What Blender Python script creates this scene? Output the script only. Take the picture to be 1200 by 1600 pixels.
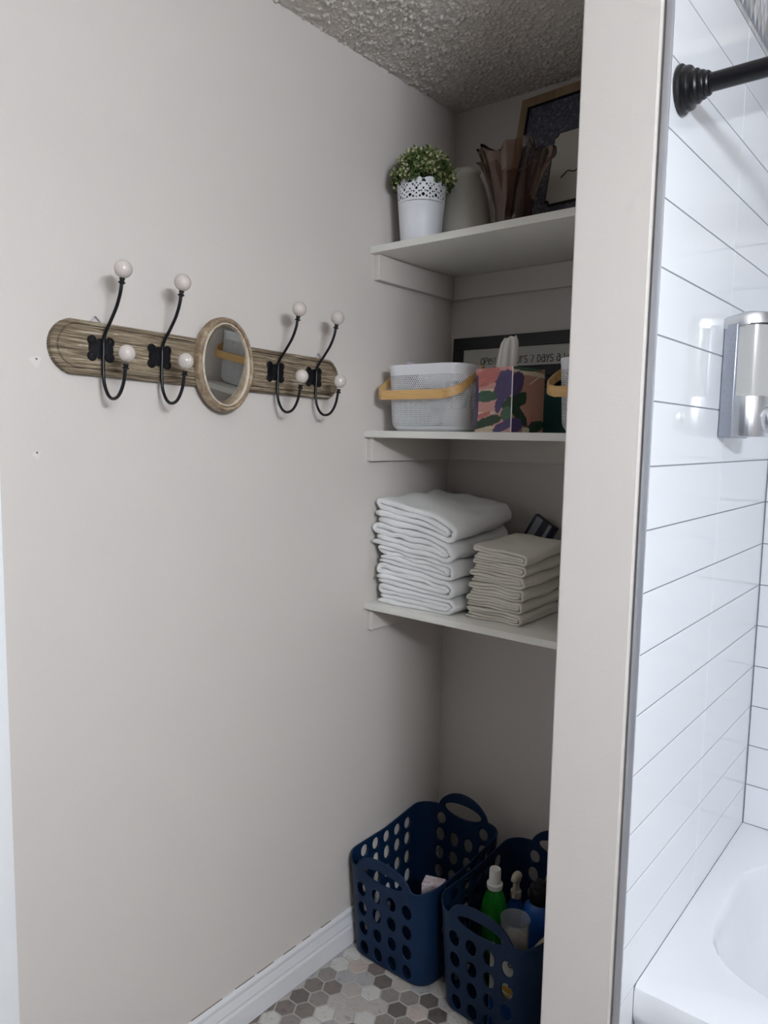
import bpy, bmesh, math, random
from mathutils import Vector, Matrix, noise, Euler

for o in list(bpy.data.objects):
    bpy.data.objects.remove(o, do_unlink=True)
SC = bpy.context.scene
COL = SC.collection
R = math.radians
PI = math.pi


def srgb(r, g, b, a=1.0):
    def f(v):
        v /= 255.0
        return v / 12.92 if v <= 0.04045 else ((v + 0.055) / 1.055) ** 2.4
    return (f(r), f(g), f(b), a)


# ------------------------------------------------------------------ camera
cam_d = bpy.data.cameras.new('camera')
cam = bpy.data.objects.new('camera', cam_d)
COL.objects.link(cam)
cam_d.sensor_fit = 'VERTICAL'
cam_d.sensor_height = 36.0
cam_d.sensor_width = 27.0
cam_d.lens = 36.0 * 1151.18 / 1600.0
cam_d.clip_start = 0.01
YAW, PITCH, ROLL = R(39.2801), R(-5.9264), R(1.0203)
fw = Vector((-math.sin(YAW) * math.cos(PITCH), math.cos(YAW) * math.cos(PITCH), math.sin(PITCH)))
rt = Vector((math.cos(YAW), math.sin(YAW), 0))
up = rt.cross(fw)
r2 = math.cos(ROLL) * rt + math.sin(ROLL) * up
u2 = -math.sin(ROLL) * rt + math.cos(ROLL) * up
M = Matrix((r2, u2, -fw)).transposed().to_4x4()
M.translation = Vector((1.331, -1.9422, 1.4669))
cam.matrix_world = M
SC.camera = cam

# ------------------------------------------------------------------ world, exposure
w = bpy.data.worlds.new('world')
SC.world = w
w.use_nodes = True
bg = w.node_tree.nodes['Background']
bg.inputs[0].default_value = (0.75, 0.85, 1.0, 1)
bg.inputs[1].default_value = 0.04
vs = SC.view_settings
vs.view_transform = 'Standard'
vs.look = 'None'
vs.exposure = 0.0
vs.gamma = 1.0
vs.use_curve_mapping = False
LAMP_STRENGTH = 205.0
LAMP_COLOR = (0.84, 0.915, 1.0)

# ------------------------------------------------------------------ material helpers
MATS = {}


def pmat(name, col, rough=0.5, metal=0.0, bump=None, spec=0.5, coat=0.0, trans=0.0, ior=1.45, var=None, emis=None):
    """bump=(scale,strength,distance); var=(scale,colour2,amount)"""
    m = bpy.data.materials.new(name)
    m.use_nodes = True
    nt = m.node_tree
    b = nt.nodes['Principled BSDF']
    b.inputs['Base Color'].default_value = col
    b.inputs['Roughness'].default_value = rough
    b.inputs['Metallic'].default_value = metal
    b.inputs['Specular IOR Level'].default_value = spec
    b.inputs['Coat Weight'].default_value = coat
    b.inputs['Transmission Weight'].default_value = trans
    b.inputs['IOR'].default_value = ior
    if emis:
        b.inputs['Emission Color'].default_value = emis[0]
        b.inputs['Emission Strength'].default_value = emis[1]
    tc = nt.nodes.new('ShaderNodeTexCoord')
    if bump:
        n = nt.nodes.new('ShaderNodeTexNoise')
        n.inputs['Scale'].default_value = bump[0]
        n.inputs['Detail'].default_value = 4
        nt.links.new(tc.outputs['Object'], n.inputs['Vector'])
        bp = nt.nodes.new('ShaderNodeBump')
        bp.inputs['Strength'].default_value = bump[1]
        bp.inputs['Distance'].default_value = bump[2]
        nt.links.new(n.outputs['Fac'], bp.inputs['Height'])
        nt.links.new(bp.outputs['Normal'], b.inputs['Normal'])
    if var:
        n = nt.nodes.new('ShaderNodeTexNoise')
        n.inputs['Scale'].default_value = var[0]
        n.inputs['Detail'].default_value = 5
        nt.links.new(tc.outputs['Object'], n.inputs['Vector'])
        mx = nt.nodes.new('ShaderNodeMix')
        mx.data_type = 'RGBA'
        mr = nt.nodes.new('ShaderNodeMapRange')
        mr.inputs['From Min'].default_value = 0.35
        mr.inputs['From Max'].default_value = 0.7
        mr.inputs['To Max'].default_value = var[2]
        nt.links.new(n.outputs['Fac'], mr.inputs['Value'])
        nt.links.new(mr.outputs['Result'], mx.inputs['Factor'])
        mx.inputs['A'].default_value = col
        mx.inputs['B'].default_value = var[1]
        nt.links.new(mx.outputs['Result'], b.inputs['Base Color'])
    MATS[name] = m
    return m


def ramp(nt, stops, interp='LINEAR'):
    r = nt.nodes.new('ShaderNodeValToRGB')
    r.color_ramp.interpolation = interp
    e = r.color_ramp.elements
    while len(e) < len(stops):
        e.new(0.5)
    for el, (p, c) in zip(e, stops):
        el.position = p
        el.color = c
    return r


def wood_mat(name, stops, scale, rough=0.7, bump=0.4, scale2=None):
    m = bpy.data.materials.new(name)
    m.use_nodes = True
    nt = m.node_tree
    b = nt.nodes['Principled BSDF']
    b.inputs['Roughness'].default_value = rough
    tc = nt.nodes.new('ShaderNodeTexCoord')
    mp = nt.nodes.new('ShaderNodeMapping')
    mp.inputs['Scale'].default_value = scale
    nt.links.new(tc.outputs['Object'], mp.inputs['Vector'])
    n = nt.nodes.new('ShaderNodeTexNoise')
    n.inputs['Scale'].default_value = 1.0
    n.inputs['Detail'].default_value = 6
    n.inputs['Roughness'].default_value = 0.7
    n.inputs['Distortion'].default_value = 0.6
    nt.links.new(mp.outputs[0], n.inputs['Vector'])
    r = ramp(nt, stops)
    nt.links.new(n.outputs['Fac'], r.inputs[0])
    nt.links.new(r.outputs[0], b.inputs['Base Color'])
    bp = nt.nodes.new('ShaderNodeBump')
    bp.inputs['Strength'].default_value = bump
    bp.inputs['Distance'].default_value = 0.001
    nt.links.new(n.outputs['Fac'], bp.inputs['Height'])
    nt.links.new(bp.outputs['Normal'], b.inputs['Normal'])
    MATS[name] = m
    return m


def stone_mat(name, island):
    """weathered grey-brown hexagon tile, tone differs from piece to piece"""
    m = bpy.data.materials.new(name)
    m.use_nodes = True
    nt = m.node_tree
    b = nt.nodes['Principled BSDF']
    b.inputs['Roughness'].default_value = 0.45
    if island:
        g = nt.nodes.new('ShaderNodeNewGeometry')
        rnd = g.outputs['Random Per Island']
    else:
        g = nt.nodes.new('ShaderNodeObjectInfo')
        rnd = g.outputs['Random']
    r = ramp(nt, [(0.0, srgb(104, 97, 92)), (0.14, srgb(180, 175, 169)), (0.3, srgb(140, 133, 127)),
                  (0.42, srgb(201, 198, 193)), (0.58, srgb(122, 112, 106)), (0.7, srgb(178, 170, 163)),
                  (0.82, srgb(168, 166, 166)), (0.93, srgb(186, 172, 163))], 'CONSTANT')
    nt.links.new(rnd, r.inputs[0])
    tc = nt.nodes.new('ShaderNodeNewGeometry')
    mp = nt.nodes.new('ShaderNodeMapping')
    mp.inputs['Scale'].default_value = (40, 75, 40)
    mp.inputs['Rotation'].default_value = (0, 0, 0.5)
    nt.links.new(tc.outputs['Position'], mp.inputs['Vector'])
    n = nt.nodes.new('ShaderNodeTexNoise')
    n.inputs['Scale'].default_value = 1.0
    n.inputs['Detail'].default_value = 7
    n.inputs['Roughness'].default_value = 0.7
    n.inputs['Distortion'].default_value = 1.2
    nt.links.new(mp.outputs[0], n.inputs['Vector'])
    r2_ = ramp(nt, [(0.33, (0.55, 0.54, 0.53, 1)), (0.47, (1, 1, 1, 1)), (0.6, (1, 1, 1, 1)), (0.72, (1.25, 1.25, 1.25, 1))])
    nt.links.new(n.outputs['Fac'], r2_.inputs[0])
    mx = nt.nodes.new('ShaderNodeMix')
    mx.data_type = 'RGBA'
    mx.blend_type = 'MULTIPLY'
    mx.inputs['Factor'].default_value = 0.9
    nt.links.new(r.outputs[0], mx.inputs['A'])
    nt.links.new(r2_.outputs[0], mx.inputs['B'])
    nt.links.new(mx.outputs['Result'], b.inputs['Base Color'])
    MATS[name] = m
    return m


def print_mat(name, rough=0.5):
    m = bpy.data.materials.new(name)
    m.use_nodes = True
    nt = m.node_tree
    b = nt.nodes['Principled BSDF']
    b.inputs['Roughness'].default_value = rough
    a = nt.nodes.new('ShaderNodeVertexColor')
    a.layer_name = 'print'
    nt.links.new(a.outputs['Color'], b.inputs['Base Color'])
    MATS[name] = m
    return m


def island_mat(name, stops, rough=0.5):
    m = bpy.data.materials.new(name)
    m.use_nodes = True
    nt = m.node_tree
    b = nt.nodes['Principled BSDF']
    b.inputs['Roughness'].default_value = rough
    g = nt.nodes.new('ShaderNodeNewGeometry')
    r = ramp(nt, stops)
    nt.links.new(g.outputs['Random Per Island'], r.inputs[0])
    nt.links.new(r.outputs[0], b.inputs['Base Color'])
    MATS[name] = m
    return m


pmat('wall_paint', srgb(213, 206, 200), 0.55, bump=(160, 0.12, 0.002))
pmat('ceiling_paint', srgb(216, 208, 200), 0.85, bump=(330, 0.8, 0.003))
pmat('shelf_paint', srgb(238, 237, 230), 0.42, bump=(90, 0.05, 0.001))
pmat('cleat_paint', srgb(214, 207, 200), 0.5, bump=(120, 0.12, 0.001))
pmat('trim_white', srgb(249, 250, 252), 0.3)
pmat('base_white', srgb(228, 228, 230), 0.4, bump=(60, 0.1, 0.001))
pmat('tile_white', srgb(236, 238, 242), 0.05, bump=(9, 0.03, 0.002), coat=0.3)
pmat('grout', srgb(126, 130, 138), 0.9)
pmat('floor_grout', srgb(176, 172, 166), 0.9, bump=(300, 0.2, 0.001))
pmat('steel_trim', srgb(205, 207, 214), 0.5, 0.85)
pmat('chrome', srgb(212, 214, 219), 0.3, 0.95)
pmat('iron', srgb(9, 10, 15), 0.36, 0.0)
pmat('rod_black', srgb(14, 14, 18), 0.33)
pmat('ceramic_knob', srgb(204, 194, 187), 0.08, coat=0.8)
pmat('mirror', srgb(225, 228, 226), 0.01, 1.0)
pmat('enamel', srgb(238, 239, 243), 0.12, coat=0.4)
pmat('white_metal', srgb(240, 241, 245), 0.32)
pmat('pot_white', srgb(238, 240, 245), 0.38)
pmat('dark_soil', srgb(28, 24, 18), 0.95)
pmat('glazed', srgb(206, 203, 194), 0.13, coat=0.5)
pmat('vase_glass', srgb(206, 180, 168), 0.03, trans=1.0, ior=1.42)
pmat('black_frame', srgb(14, 13, 13), 0.4)
pmat('dark_liner', srgb(16, 14, 13), 0.5)
pmat('sign_paper', srgb(196, 194, 186), 0.6)
pmat('sign_dark', srgb(22, 22, 28), 0.5)
pmat('ink', srgb(12, 12, 12), 0.6)
pmat('white_line', srgb(215, 215, 212), 0.6)
pmat('card', srgb(200, 199, 190), 0.6)
pmat('tissue', srgb(240, 238, 234), 0.9)
pmat('teal_box', srgb(48, 92, 90), 0.5)
pmat('navy_pack', srgb(16, 20, 44), 0.4)
pmat('grey_pack', srgb(150, 152, 158), 0.5)
pmat('towel_white', srgb(249, 249, 249), 0.95, bump=(900, 0.6, 0.002))
pmat('cloth_cream', srgb(243, 238, 227), 0.95, bump=(900, 0.6, 0.002))
pmat('navy_plastic', srgb(9, 36, 66), 0.5, spec=0.3)
pmat('green_bottle', srgb(30, 150, 40), 0.15, trans=0.5)
pmat('green_label', srgb(20, 70, 40), 0.4)
pmat('white_plastic', srgb(228, 226, 220), 0.4)
pmat('cream_plastic', srgb(216, 205, 186), 0.4)
pmat('blue_plastic', srgb(28, 78, 150), 0.3)
pmat('black_plastic', srgb(14, 14, 16), 0.4)
pmat('clear_plastic', srgb(225, 230, 235), 0.12, trans=0.75)
pmat('powder', srgb(214, 200, 184), 0.95)
pmat('kraft', srgb(205, 188, 158), 0.7)
pmat('red_ink', srgb(170, 40, 30), 0.5)
pmat('yellow_ink', srgb(215, 165, 50), 0.5)
pmat('pink_carton', srgb(216, 190, 200), 0.5, var=(90, srgb(240, 236, 238), 1.0))
pmat('lilac_pack', srgb(170, 130, 160), 0.4, var=(60, srgb(235, 225, 235), 1.0))
pmat('soap_chamber', srgb(208, 208, 206), 0.12, trans=0.3, coat=0.6)
pmat('soap', srgb(206, 203, 198), 0.5)
pmat('grey_plastic', srgb(150, 155, 166), 0.3, 0.4)
pmat('grey_dot', srgb(96, 100, 110), 0.5)
pmat('filler', srgb(222, 215, 210), 0.7)
pmat('wall_chip', srgb(120, 105, 92), 0.8)
pmat('stem_green', srgb(70, 84, 42), 0.7)
pmat('lamp_glow', (1, 1, 1, 1), 0.5, emis=((*LAMP_COLOR, 1), LAMP_STRENGTH))
stone_mat('hex_stone', False)
stone_mat('hex_stone_field', True)
print_mat('tissue_print', 0.35)
print_mat('plain_print', 0.5)
island_mat('leaf_green', [(0.0, srgb(44, 60, 28)), (0.5, srgb(82, 102, 50)), (0.85, srgb(132, 146, 88)), (1.0, srgb(172, 180, 124))])
island_mat('leaf_tip', [(0.0, srgb(186, 190, 140)), (0.6, srgb(222, 218, 184)), (1.0, srgb(214, 190, 150))])
island_mat('mosaic', [(0.0, srgb(150, 152, 152)), (0.3, srgb(196, 196, 194)), (0.6, srgb(232, 230, 234)), (0.8, srgb(168, 166, 162)), (1.0, srgb(214, 210, 214))], 0.15)
MOS = [pmat('mosaic_%d' % i, srgb(*c), 0.15, var=(50, srgb(c[0] + 22, c[1] + 22, c[2] + 22), 1.0)) for i, c in
       enumerate([(148, 150, 148), (226, 225, 230), (180, 180, 178), (204, 200, 204), (162, 166, 160)])]
wood_mat('weathered_wood', [(0.30, srgb(34, 26, 20)), (0.41, srgb(88, 74, 57)), (0.51, srgb(122, 107, 86)), (0.59, srgb(152, 139, 117)), (0.70, srgb(208, 200, 184))], (12, 12, 300), 0.75, 0.8)
wood_mat('frame_wood', [(0.3, srgb(92, 76, 58)), (0.5, srgb(146, 126, 102)), (0.7, srgb(188, 172, 150))], (40, 40, 40), 0.6, 0.3)
wood_mat('bead_wood', [(0.3, srgb(166, 150, 130)), (0.5, srgb(212, 200, 184)), (0.7, srgb(232, 224, 212))], (40, 40, 40), 0.6, 0.3)
wood_mat('bamboo', [(0.3, srgb(196, 152, 92)), (0.5, srgb(217, 176, 116)), (0.7, srgb(226, 190, 134))], (6, 60, 60), 0.4, 0.1)
wood_mat('oak_frame', [(0.3, srgb(120, 98, 72)), (0.5, srgb(144, 120, 92)), (0.7, srgb(158, 136, 108))], (30, 30, 3), 0.55, 0.2)


def paper_mat():
    m = bpy.data.materials.new('floral_paper')
    m.use_nodes = True
    nt = m.node_tree
    b = nt.nodes['Principled BSDF']
    b.inputs['Roughness'].default_value = 0.6
    tc = nt.nodes.new('ShaderNodeTexCoord')
    v = nt.nodes.new('ShaderNodeTexVoronoi')
    v.inputs['Scale'].default_value = 70
    n = nt.nodes.new('ShaderNodeTexNoise')
    n.inputs['Scale'].default_value = 130
    n.inputs['Detail'].default_value = 4
    n.inputs['Distortion'].default_value = 1.5
    nt.links.new(tc.outputs['Object'], v.inputs['Vector'])
    nt.links.new(tc.outputs['Object'], n.inputs['Vector'])
    r = ramp(nt, [(0.4, srgb(52, 54, 68)), (0.5, srgb(96, 98, 110)), (0.58, srgb(70, 70, 86)), (0.66, srgb(170, 170, 174))])
    nt.links.new(n.outputs['Fac'], r.inputs[0])
    r_ = ramp(nt, [(0.1, srgb(128, 124, 130)), (0.45, srgb(74, 76, 92))])
    nt.links.new(v.outputs['Distance'], r_.inputs[0])
    mx = nt.nodes.new('ShaderNodeMix')
    mx.data_type = 'RGBA'
    mx.inputs['Factor'].default_value = 0.4
    nt.links.new(r.outputs[0], mx.inputs['A'])
    nt.links.new(r_.outputs[0], mx.inputs['B'])
    nt.links.new(mx.outputs['Result'], b.inputs['Base Color'])
    MATS['floral_paper'] = m


paper_mat()


# ------------------------------------------------------------------ mesh helpers
def link(name, me, mat, parent=None):
    o = bpy.data.objects.new(name, me)
    COL.objects.link(o)
    if mat and not me.materials:
        me.materials.append(MATS[mat] if isinstance(mat, str) else mat)
    if parent:
        o.parent = parent
    return o


def smooth(me, on=True, angle=None):
    me.polygons.foreach_set('use_smooth', [on] * len(me.polygons))
    if on and angle is not None:
        me.set_sharp_from_angle(angle=R(angle))


def mesh(name, verts, faces, mat, parent=None, sm=None, fix=True):
    me = bpy.data.meshes.new(name)
    me.from_pydata([tuple(v) for v in verts], [], faces)
    if fix:
        bm = bmesh.new()
        bm.from_mesh(me)
        bmesh.ops.recalc_face_normals(bm, faces=bm.faces)
        bm.to_mesh(me)
        bm.free()
    me.update()
    if sm is not None:
        smooth(me, True, sm)
    return link(name, me, mat, parent)


def box_bm(x0, x1, y0, y1, z0, z1, bev=0.0, seg=1):
    bm = bmesh.new()
    bmesh.ops.create_cube(bm, size=1.0)
    for v in bm.verts:
        v.co = Vector((x0 + (v.co.x + .5) * (x1 - x0), y0 + (v.co.y + .5) * (y1 - y0), z0 + (v.co.z + .5) * (z1 - z0)))
    if bev:
        bmesh.ops.bevel(bm, geom=bm.edges[:], offset=bev, segments=seg, affect='EDGES', profile=0.5)
    return bm


def box(name, x0, x1, y0, y1, z0, z1, mat, parent=None, bev=0.0, seg=1):
    bm = box_bm(x0, x1, y0, y1, z0, z1, bev, seg)
    me = bpy.data.meshes.new(name)
    bm.to_mesh(me)
    bm.free()
    if bev and seg > 1:
        smooth(me, True, 35)
    return link(name, me, mat, parent)


def lathe_data(prof, n=40, cap0=True, cap1=True, fr=None, fz=None):
    """prof: list of (r,z)"""
    vs_, fs = [], []
    for j, (r, z) in enumerate(prof):
        for i in range(n):
            a = 2 * PI * i / n
            rr = r * (fr(a, j / (len(prof) - 1)) if fr else 1)
            zz = z + (fz(a, j / (len(prof) - 1)) if fz else 0)
            vs_.append((rr * math.cos(a), rr * math.sin(a), zz))
    for j in range(len(prof) - 1):
        for i in range(n):
            k = (i + 1) % n
            fs.append((j * n + i, j * n + k, (j + 1) * n + k, (j + 1) * n + i))
    if cap0:
        fs.append(tuple(range(n))[::-1])
    if cap1:
        b = (len(prof) - 1) * n
        fs.append(tuple(range(b, b + n)))
    return vs_, fs


def lathe(name, prof, mat, parent=None, n=40, sm=40, cap0=True, cap1=True, T=None, **k):
    v, f = lathe_data(prof, n, cap0, cap1, **k)
    if T is not None:
        v = [T @ Vector(p) for p in v]
    return mesh(name, v, f, mat, parent, sm)


def tube_data(pts, rad, n=10, cap=True):
    pts = [Vector(p) for p in pts]
    if not hasattr(rad, '__len__'):
        rad = [rad] * len(pts)
    vs_, fs = [], []
    t0 = (pts[1] - pts[0]).normalized()
    ref = Vector((0, 1, 0)) if abs(t0.y) < 0.9 else Vector((1, 0, 0))
    for i, p in enumerate(pts):
        t = (pts[min(i + 1, len(pts) - 1)] - pts[max(i - 1, 0)]).normalized()
        a = (ref - t * ref.dot(t)).normalized()
        b = t.cross(a)
        ref = a
        for k in range(n):
            q = 2 * PI * k / n
            vs_.append(p + (a * math.cos(q) + b * math.sin(q)) * rad[i])
    for i in range(len(pts) - 1):
        for k in range(n):
            k2 = (k + 1) % n
            fs.append((i * n + k, i * n + k2, (i + 1) * n + k2, (i + 1) * n + k))
    if cap:
        fs.append(tuple(range(n))[::-1])
        b = (len(pts) - 1) * n
        fs.append(tuple(range(b, b + n)))
    return vs_, fs


def tube(name, pts, rad, mat, parent=None, n=10, sm=50):
    v, f = tube_data(pts, rad, n)
    return mesh(name, v, f, mat, parent, sm)


def spline(pts, per=8):
    """Catmull-Rom through pts"""
    P = [Vector(p) for p in pts]
    P = [P[0] * 2 - P[1]] + P + [P[-1] * 2 - P[-2]]
    out = []
    for i in range(1, len(P) - 2):
        for k in range(per):
            t = k / per
            a, b, c, d = P[i - 1], P[i], P[i + 1], P[i + 2]
            out.append(0.5 * ((2 * b) + (c - a) * t + (2 * a - 5 * b + 4 * c - d) * t * t + (3 * b - a - 3 * c + d) * t ** 3))
    out.append(P[-2])
    return out


def sphere_data(c, r, n=24, m=14, sc=(1, 1, 1)):
    prof = [(r * math.sin(PI * j / m), -r * math.cos(PI * j / m)) for j in range(m + 1)]
    prof[0] = (1e-5, -r)
    prof[-1] = (1e-5, r)
    v, f = lathe_data(prof, n)
    return [Vector((p[0] * sc[0] + c[0], p[1] * sc[1] + c[1], p[2] * sc[2] + c[2])) for p in v], f


def sphere(name, c, r, mat, parent=None, n=24, m=14, sc=(1, 1, 1)):
    v, f = sphere_data(c, r, n, m, sc)
    return mesh(name, v, f, mat, parent, 180)


def merge(*data):
    V, F = [], []
    for v, f in data:
        b = len(V)
        V += list(v)
        F += [tuple(i + b for i in q) for q in f]
    return V, F


def boxdata(x0, x1, y0, y1, z0, z1):
    return ([(x0, y0, z0), (x1, y0, z0), (x1, y1, z0), (x0, y1, z0), (x0, y0, z1), (x1, y0, z1), (x1, y1, z1), (x0, y1, z1)],
            [(0, 3, 2, 1), (4, 5, 6, 7), (0, 1, 5, 4), (1, 2, 6, 5), (2, 3, 7, 6), (3, 0, 4, 7)])


def prism(name, poly, h0, h1, axis, mat, parent=None, bev=0.0, sm=None):
    """extrude a 2D polygon along axis; poly in the remaining axes order"""
    def P(a, b, h):
        return {'x': (h, a, b), 'y': (a, h, b), 'z': (a, b, h)}[axis]
    n = len(poly)
    v = [P(a, b, h0) for a, b in poly] + [P(a, b, h1) for a, b in poly]
    f = [tuple(range(n)), tuple(range(n, 2 * n))] + [(i, (i + 1) % n, n + (i + 1) % n, n + i) for i in range(n)]
    o = mesh(name, v, f, mat, parent, None)
    if bev:
        bm = bmesh.new()
        bm.from_mesh(o.data)
        bmesh.ops.bevel(bm, geom=bm.edges[:], offset=bev, segments=2, affect='EDGES', profile=0.5)
        bm.to_mesh(o.data)
        bm.free()
    if sm:
        smooth(o.data, True, sm)
    return o


def empty(name, loc, rot=(0, 0, 0)):
    o = bpy.data.objects.new(name, None)
    COL.objects.link(o)
    o.location = loc
    o.rotation_euler = rot
    o.empty_display_size = 0.05
    return o


def tag(o, label, cat, group=None, kind=None):
    o['label'] = label
    o['category'] = cat
    if group:
        o['group'] = group
    if kind:
        o['kind'] = kind
    return o


def struct(o, label=None, cat=None):
    o['kind'] = 'structure'
    if label:
        o['label'] = label
    if cat:
        o['category'] = cat
    return o


def inst(name, me, parent, loc, rot=(0, 0, 0), scale=None):
    o = bpy.data.objects.new(name, me)
    COL.objects.link(o)
    o.parent = parent
    o.location = loc
    o.rotation_euler = rot
    if scale:
        o.scale = scale
    return o


def nz(x, y, z=0.0):
    return noise.noise(Vector((x, y, z)))


rnd = random.Random(7)

# ================================================================== THE ROOM
H = 2.44
XR, YF = 2.30, -2.60            # right wall, wall behind the camera
XA, XB, XT = 0.782, 0.914, 0.925   # partition left face, drywall right face, tile face
YJ = -0.80                      # partition end
YT = -0.0096                    # face of the tiles on the far wall

wl = struct(box('wall_left', -0.1, 0, YF, 0.0, 0, H, 'wall_paint'), 'greige painted wall with the hook rack on it', 'wall')
wb = struct(box('wall_back', -0.1, XR + 0.1, 0.0, 0.1, 0, H, 'wall_paint'), 'back wall of the closet, painted greige', 'wall')
struct(box('wall_right', XR, XR + 0.1, YF, 0.0, 0, H, 'wall_paint'), 'painted wall opposite the hook rack', 'wall')
# partition between closet and tub, with rounded corner bead
poly = []
for (cx, cy, rr, a0, a1) in ((XB - 0.009, YJ + 0.009, 0.009, -90, 0), (XB - 0.0005, -0.0005, 0.0005, 0, 90),
                             (XA + 0.0005, -0.0005, 0.0005, 90, 180), (XA + 0.004, YJ + 0.004, 0.004, 180, 270)):
    for k in ((0, 6) if rr > 0.008 else range(7)):
        a = R(a0 + (a1 - a0) * k / 6)
        poly.append((cx + rr * math.cos(a), cy + rr * math.sin(a)))
wp = struct(prism('wall_partition', poly, 0, H, 'z', 'wall_paint'), 'greige wall end between closet and tub', 'wall')

# screw-hole patches in the left wall
for (y, z, s) in ((-1.305, 1.588, 0.010), (-1.309, 1.421, 0.007)):
    prof = [(s, 0.0), (s * 0.85, 0.0003), (s * 0.4, 0.0006), (s * 0.2, 0.0004), (1e-4, 0.0003)]
    T = Matrix.Translation((0.0, y, z)) @ Matrix.Rotation(R(90), 4, 'Y')
    lathe('filler_patch', prof, 'filler', wl, 14, 60, T=T, fr=lambda a, t: 1 + 0.25 * math.sin(3 * a + 1))
    lathe('screw_hole', [(0.0018, 0.0), (0.0016, 0.0016), (1e-4, 0.0019)], 'wall_chip', wl, 8, 60,
          T=Matrix.Translation((0.0005, y + 0.001, z + 0.004)) @ Matrix.Rotation(R(90), 4, 'Y'))

# ceiling: stippled texture as displaced geometry where the photo sees it, plain beyond
def ceiling():
    x0, x1, y0, y1 = -0.01, 0.80, -1.25, 0.02
    nx, ny = 280, 440
    v, f = [], []
    for j in range(ny + 1):
        for i in range(nx + 1):
            x = x0 + (x1 - x0) * i / nx
            y = y0 + (y1 - y0) * j / ny
            n1 = nz(x * 135, y * 135, 3.1)
            n2 = nz(x * 60, y * 60, 7.7)
            h = max(0, n1 * 0.9 + n2 * 0.5 - 0.02)
            v.append((x, y, H - 0.0002 - min(0.008, h * 0.010)))
    for j in range(ny):
        for i in range(nx):
            a = j * (nx + 1) + i
            f.append((a, a + nx + 1, a + nx + 2, a + 1))
    return v, f


slab = struct(box('ceiling', -0.1, XR + 0.1, YF - 0.1, 0.1, H, H + 0.08, 'ceiling_paint'), 'stippled off-white ceiling', 'ceiling')
v, f = ceiling()
st = mesh('stipple', v, f, 'ceiling_paint', slab, 180, fix=False)
st['kind'] = 'stuff'

# ---------------------------------------------------------------- floor
fl = struct(box('floor', -0.1, XR + 0.1, YF - 0.1, 0.1, -0.06, -0.0014, 'floor_grout'), 'floor of small grey and brown hexagon tiles', 'floor')
PX, PY = 0.0448, 0.0517
HR = (PY - 0.0042) / 2 / math.cos(R(30))


def hexpoly(cx, cy, r):
    return [(cx + r * math.cos(R(60 * k)), cy + r * math.sin(R(60 * k))) for k in range(6)]


def clip(poly, ax, lim, sign):
    out = []
    for i, p in enumerate(poly):
        q = poly[(i + 1) % len(poly)]
        a, b = sign * (p[ax] - lim), sign * (q[ax] - lim)
        if a >= 0:
            out.append(p)
        if a * b < 0:
            t = a / (a - b)
            out.append((p[0] + (q[0] - p[0]) * t, p[1] + (q[1] - p[1]) * t))
    return out


def tile_prism(poly, cx=0, cy=0, top=0.0, bot=-0.003, ins=0.0009):
    n = len(poly)
    mx = sum(p[0] for p in poly) / n
    my = sum(p[1] for p in poly) / n
    v = []
    for s, z in ((0, bot), (0, top - 0.0007), (ins, top)):
        for p in poly:
            d = math.hypot(p[0] - mx, p[1] - my) or 1
            k = 1 - s / d
            v.append((mx + (p[0] - mx) * k - cx, my + (p[1] - my) * k - cy, z))
    f = [tuple(range(2 * n, 3 * n))]
    for L in (0, 1):
        for i in range(n):
            k = (i + 1) % n
            f.append((L * n + i, L * n + k, (L + 1) * n + k, (L + 1) * n + i))
    return v, f


hv, hf = tile_prism(hexpoly(0, 0, HR))
hex_me = bpy.data.meshes.new('hex_tile')
hex_me.from_pydata(hv, [], hf)
hex_me.materials.append(MATS['hex_stone'])
cells = []
for i in range(-1, int(XR / PX) + 2):
    cx = 0.042 + PX * (i)
    j0 = int((YF + 0.473) / PY) - 1
    for j in range(j0, 12):
        cy = -0.473 + PY * j + (PY / 2 if i % 2 else 0)
        if cx + HR < 0.003 or cx - HR > XR - .003 or cy + HR < YF + .003 or cy - PY / 2 > -0.003:
            continue
        cells.append((cx, cy))
cells.sort(key=lambda c: (c[0] - 0.2) ** 2 * 1.0 + (c[1] + 0.62) ** 2)
rest = []
for k, (cx, cy) in enumerate(cells):
    whole = cx - HR > 0.001 and cx + HR < XR - .001 and cy - PY / 2 > YF + .001 and cy + PY / 2 < -0.001
    if k < 295:
        if whole:
            inst('hex_tile', hex_me, fl, (cx, cy, 0), (0, 0, R(60 * rnd.randint(0, 5))))
        else:
            p = hexpoly(cx, cy, HR)
            for ax, lim, sg in ((0, 0.001, 1), (0, XR - .001, -1), (1, YF + .001, 1), (1, -.001, -1)):
                p = clip(p, ax, lim, sg)
            if len(p) > 2:
                v, f = tile_prism(p, cx, cy)
                o = mesh('hex_tile', v, f, 'hex_stone', fl)
                o.location = (cx, cy, 0)
    else:
        p = hexpoly(cx, cy, HR)
        for ax, lim, sg in ((0, 0.001, 1), (0, XR - .001, -1), (1, YF + .001, 1), (1, -.001, -1)):
            p = clip(p, ax, lim, sg)
        if len(p) > 2:
            rest.append(tile_prism(p))
v, f = merge(*rest)
o = mesh('hex_tile_field', v, f, 'hex_stone_field', fl)
o['kind'] = 'stuff'

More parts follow.
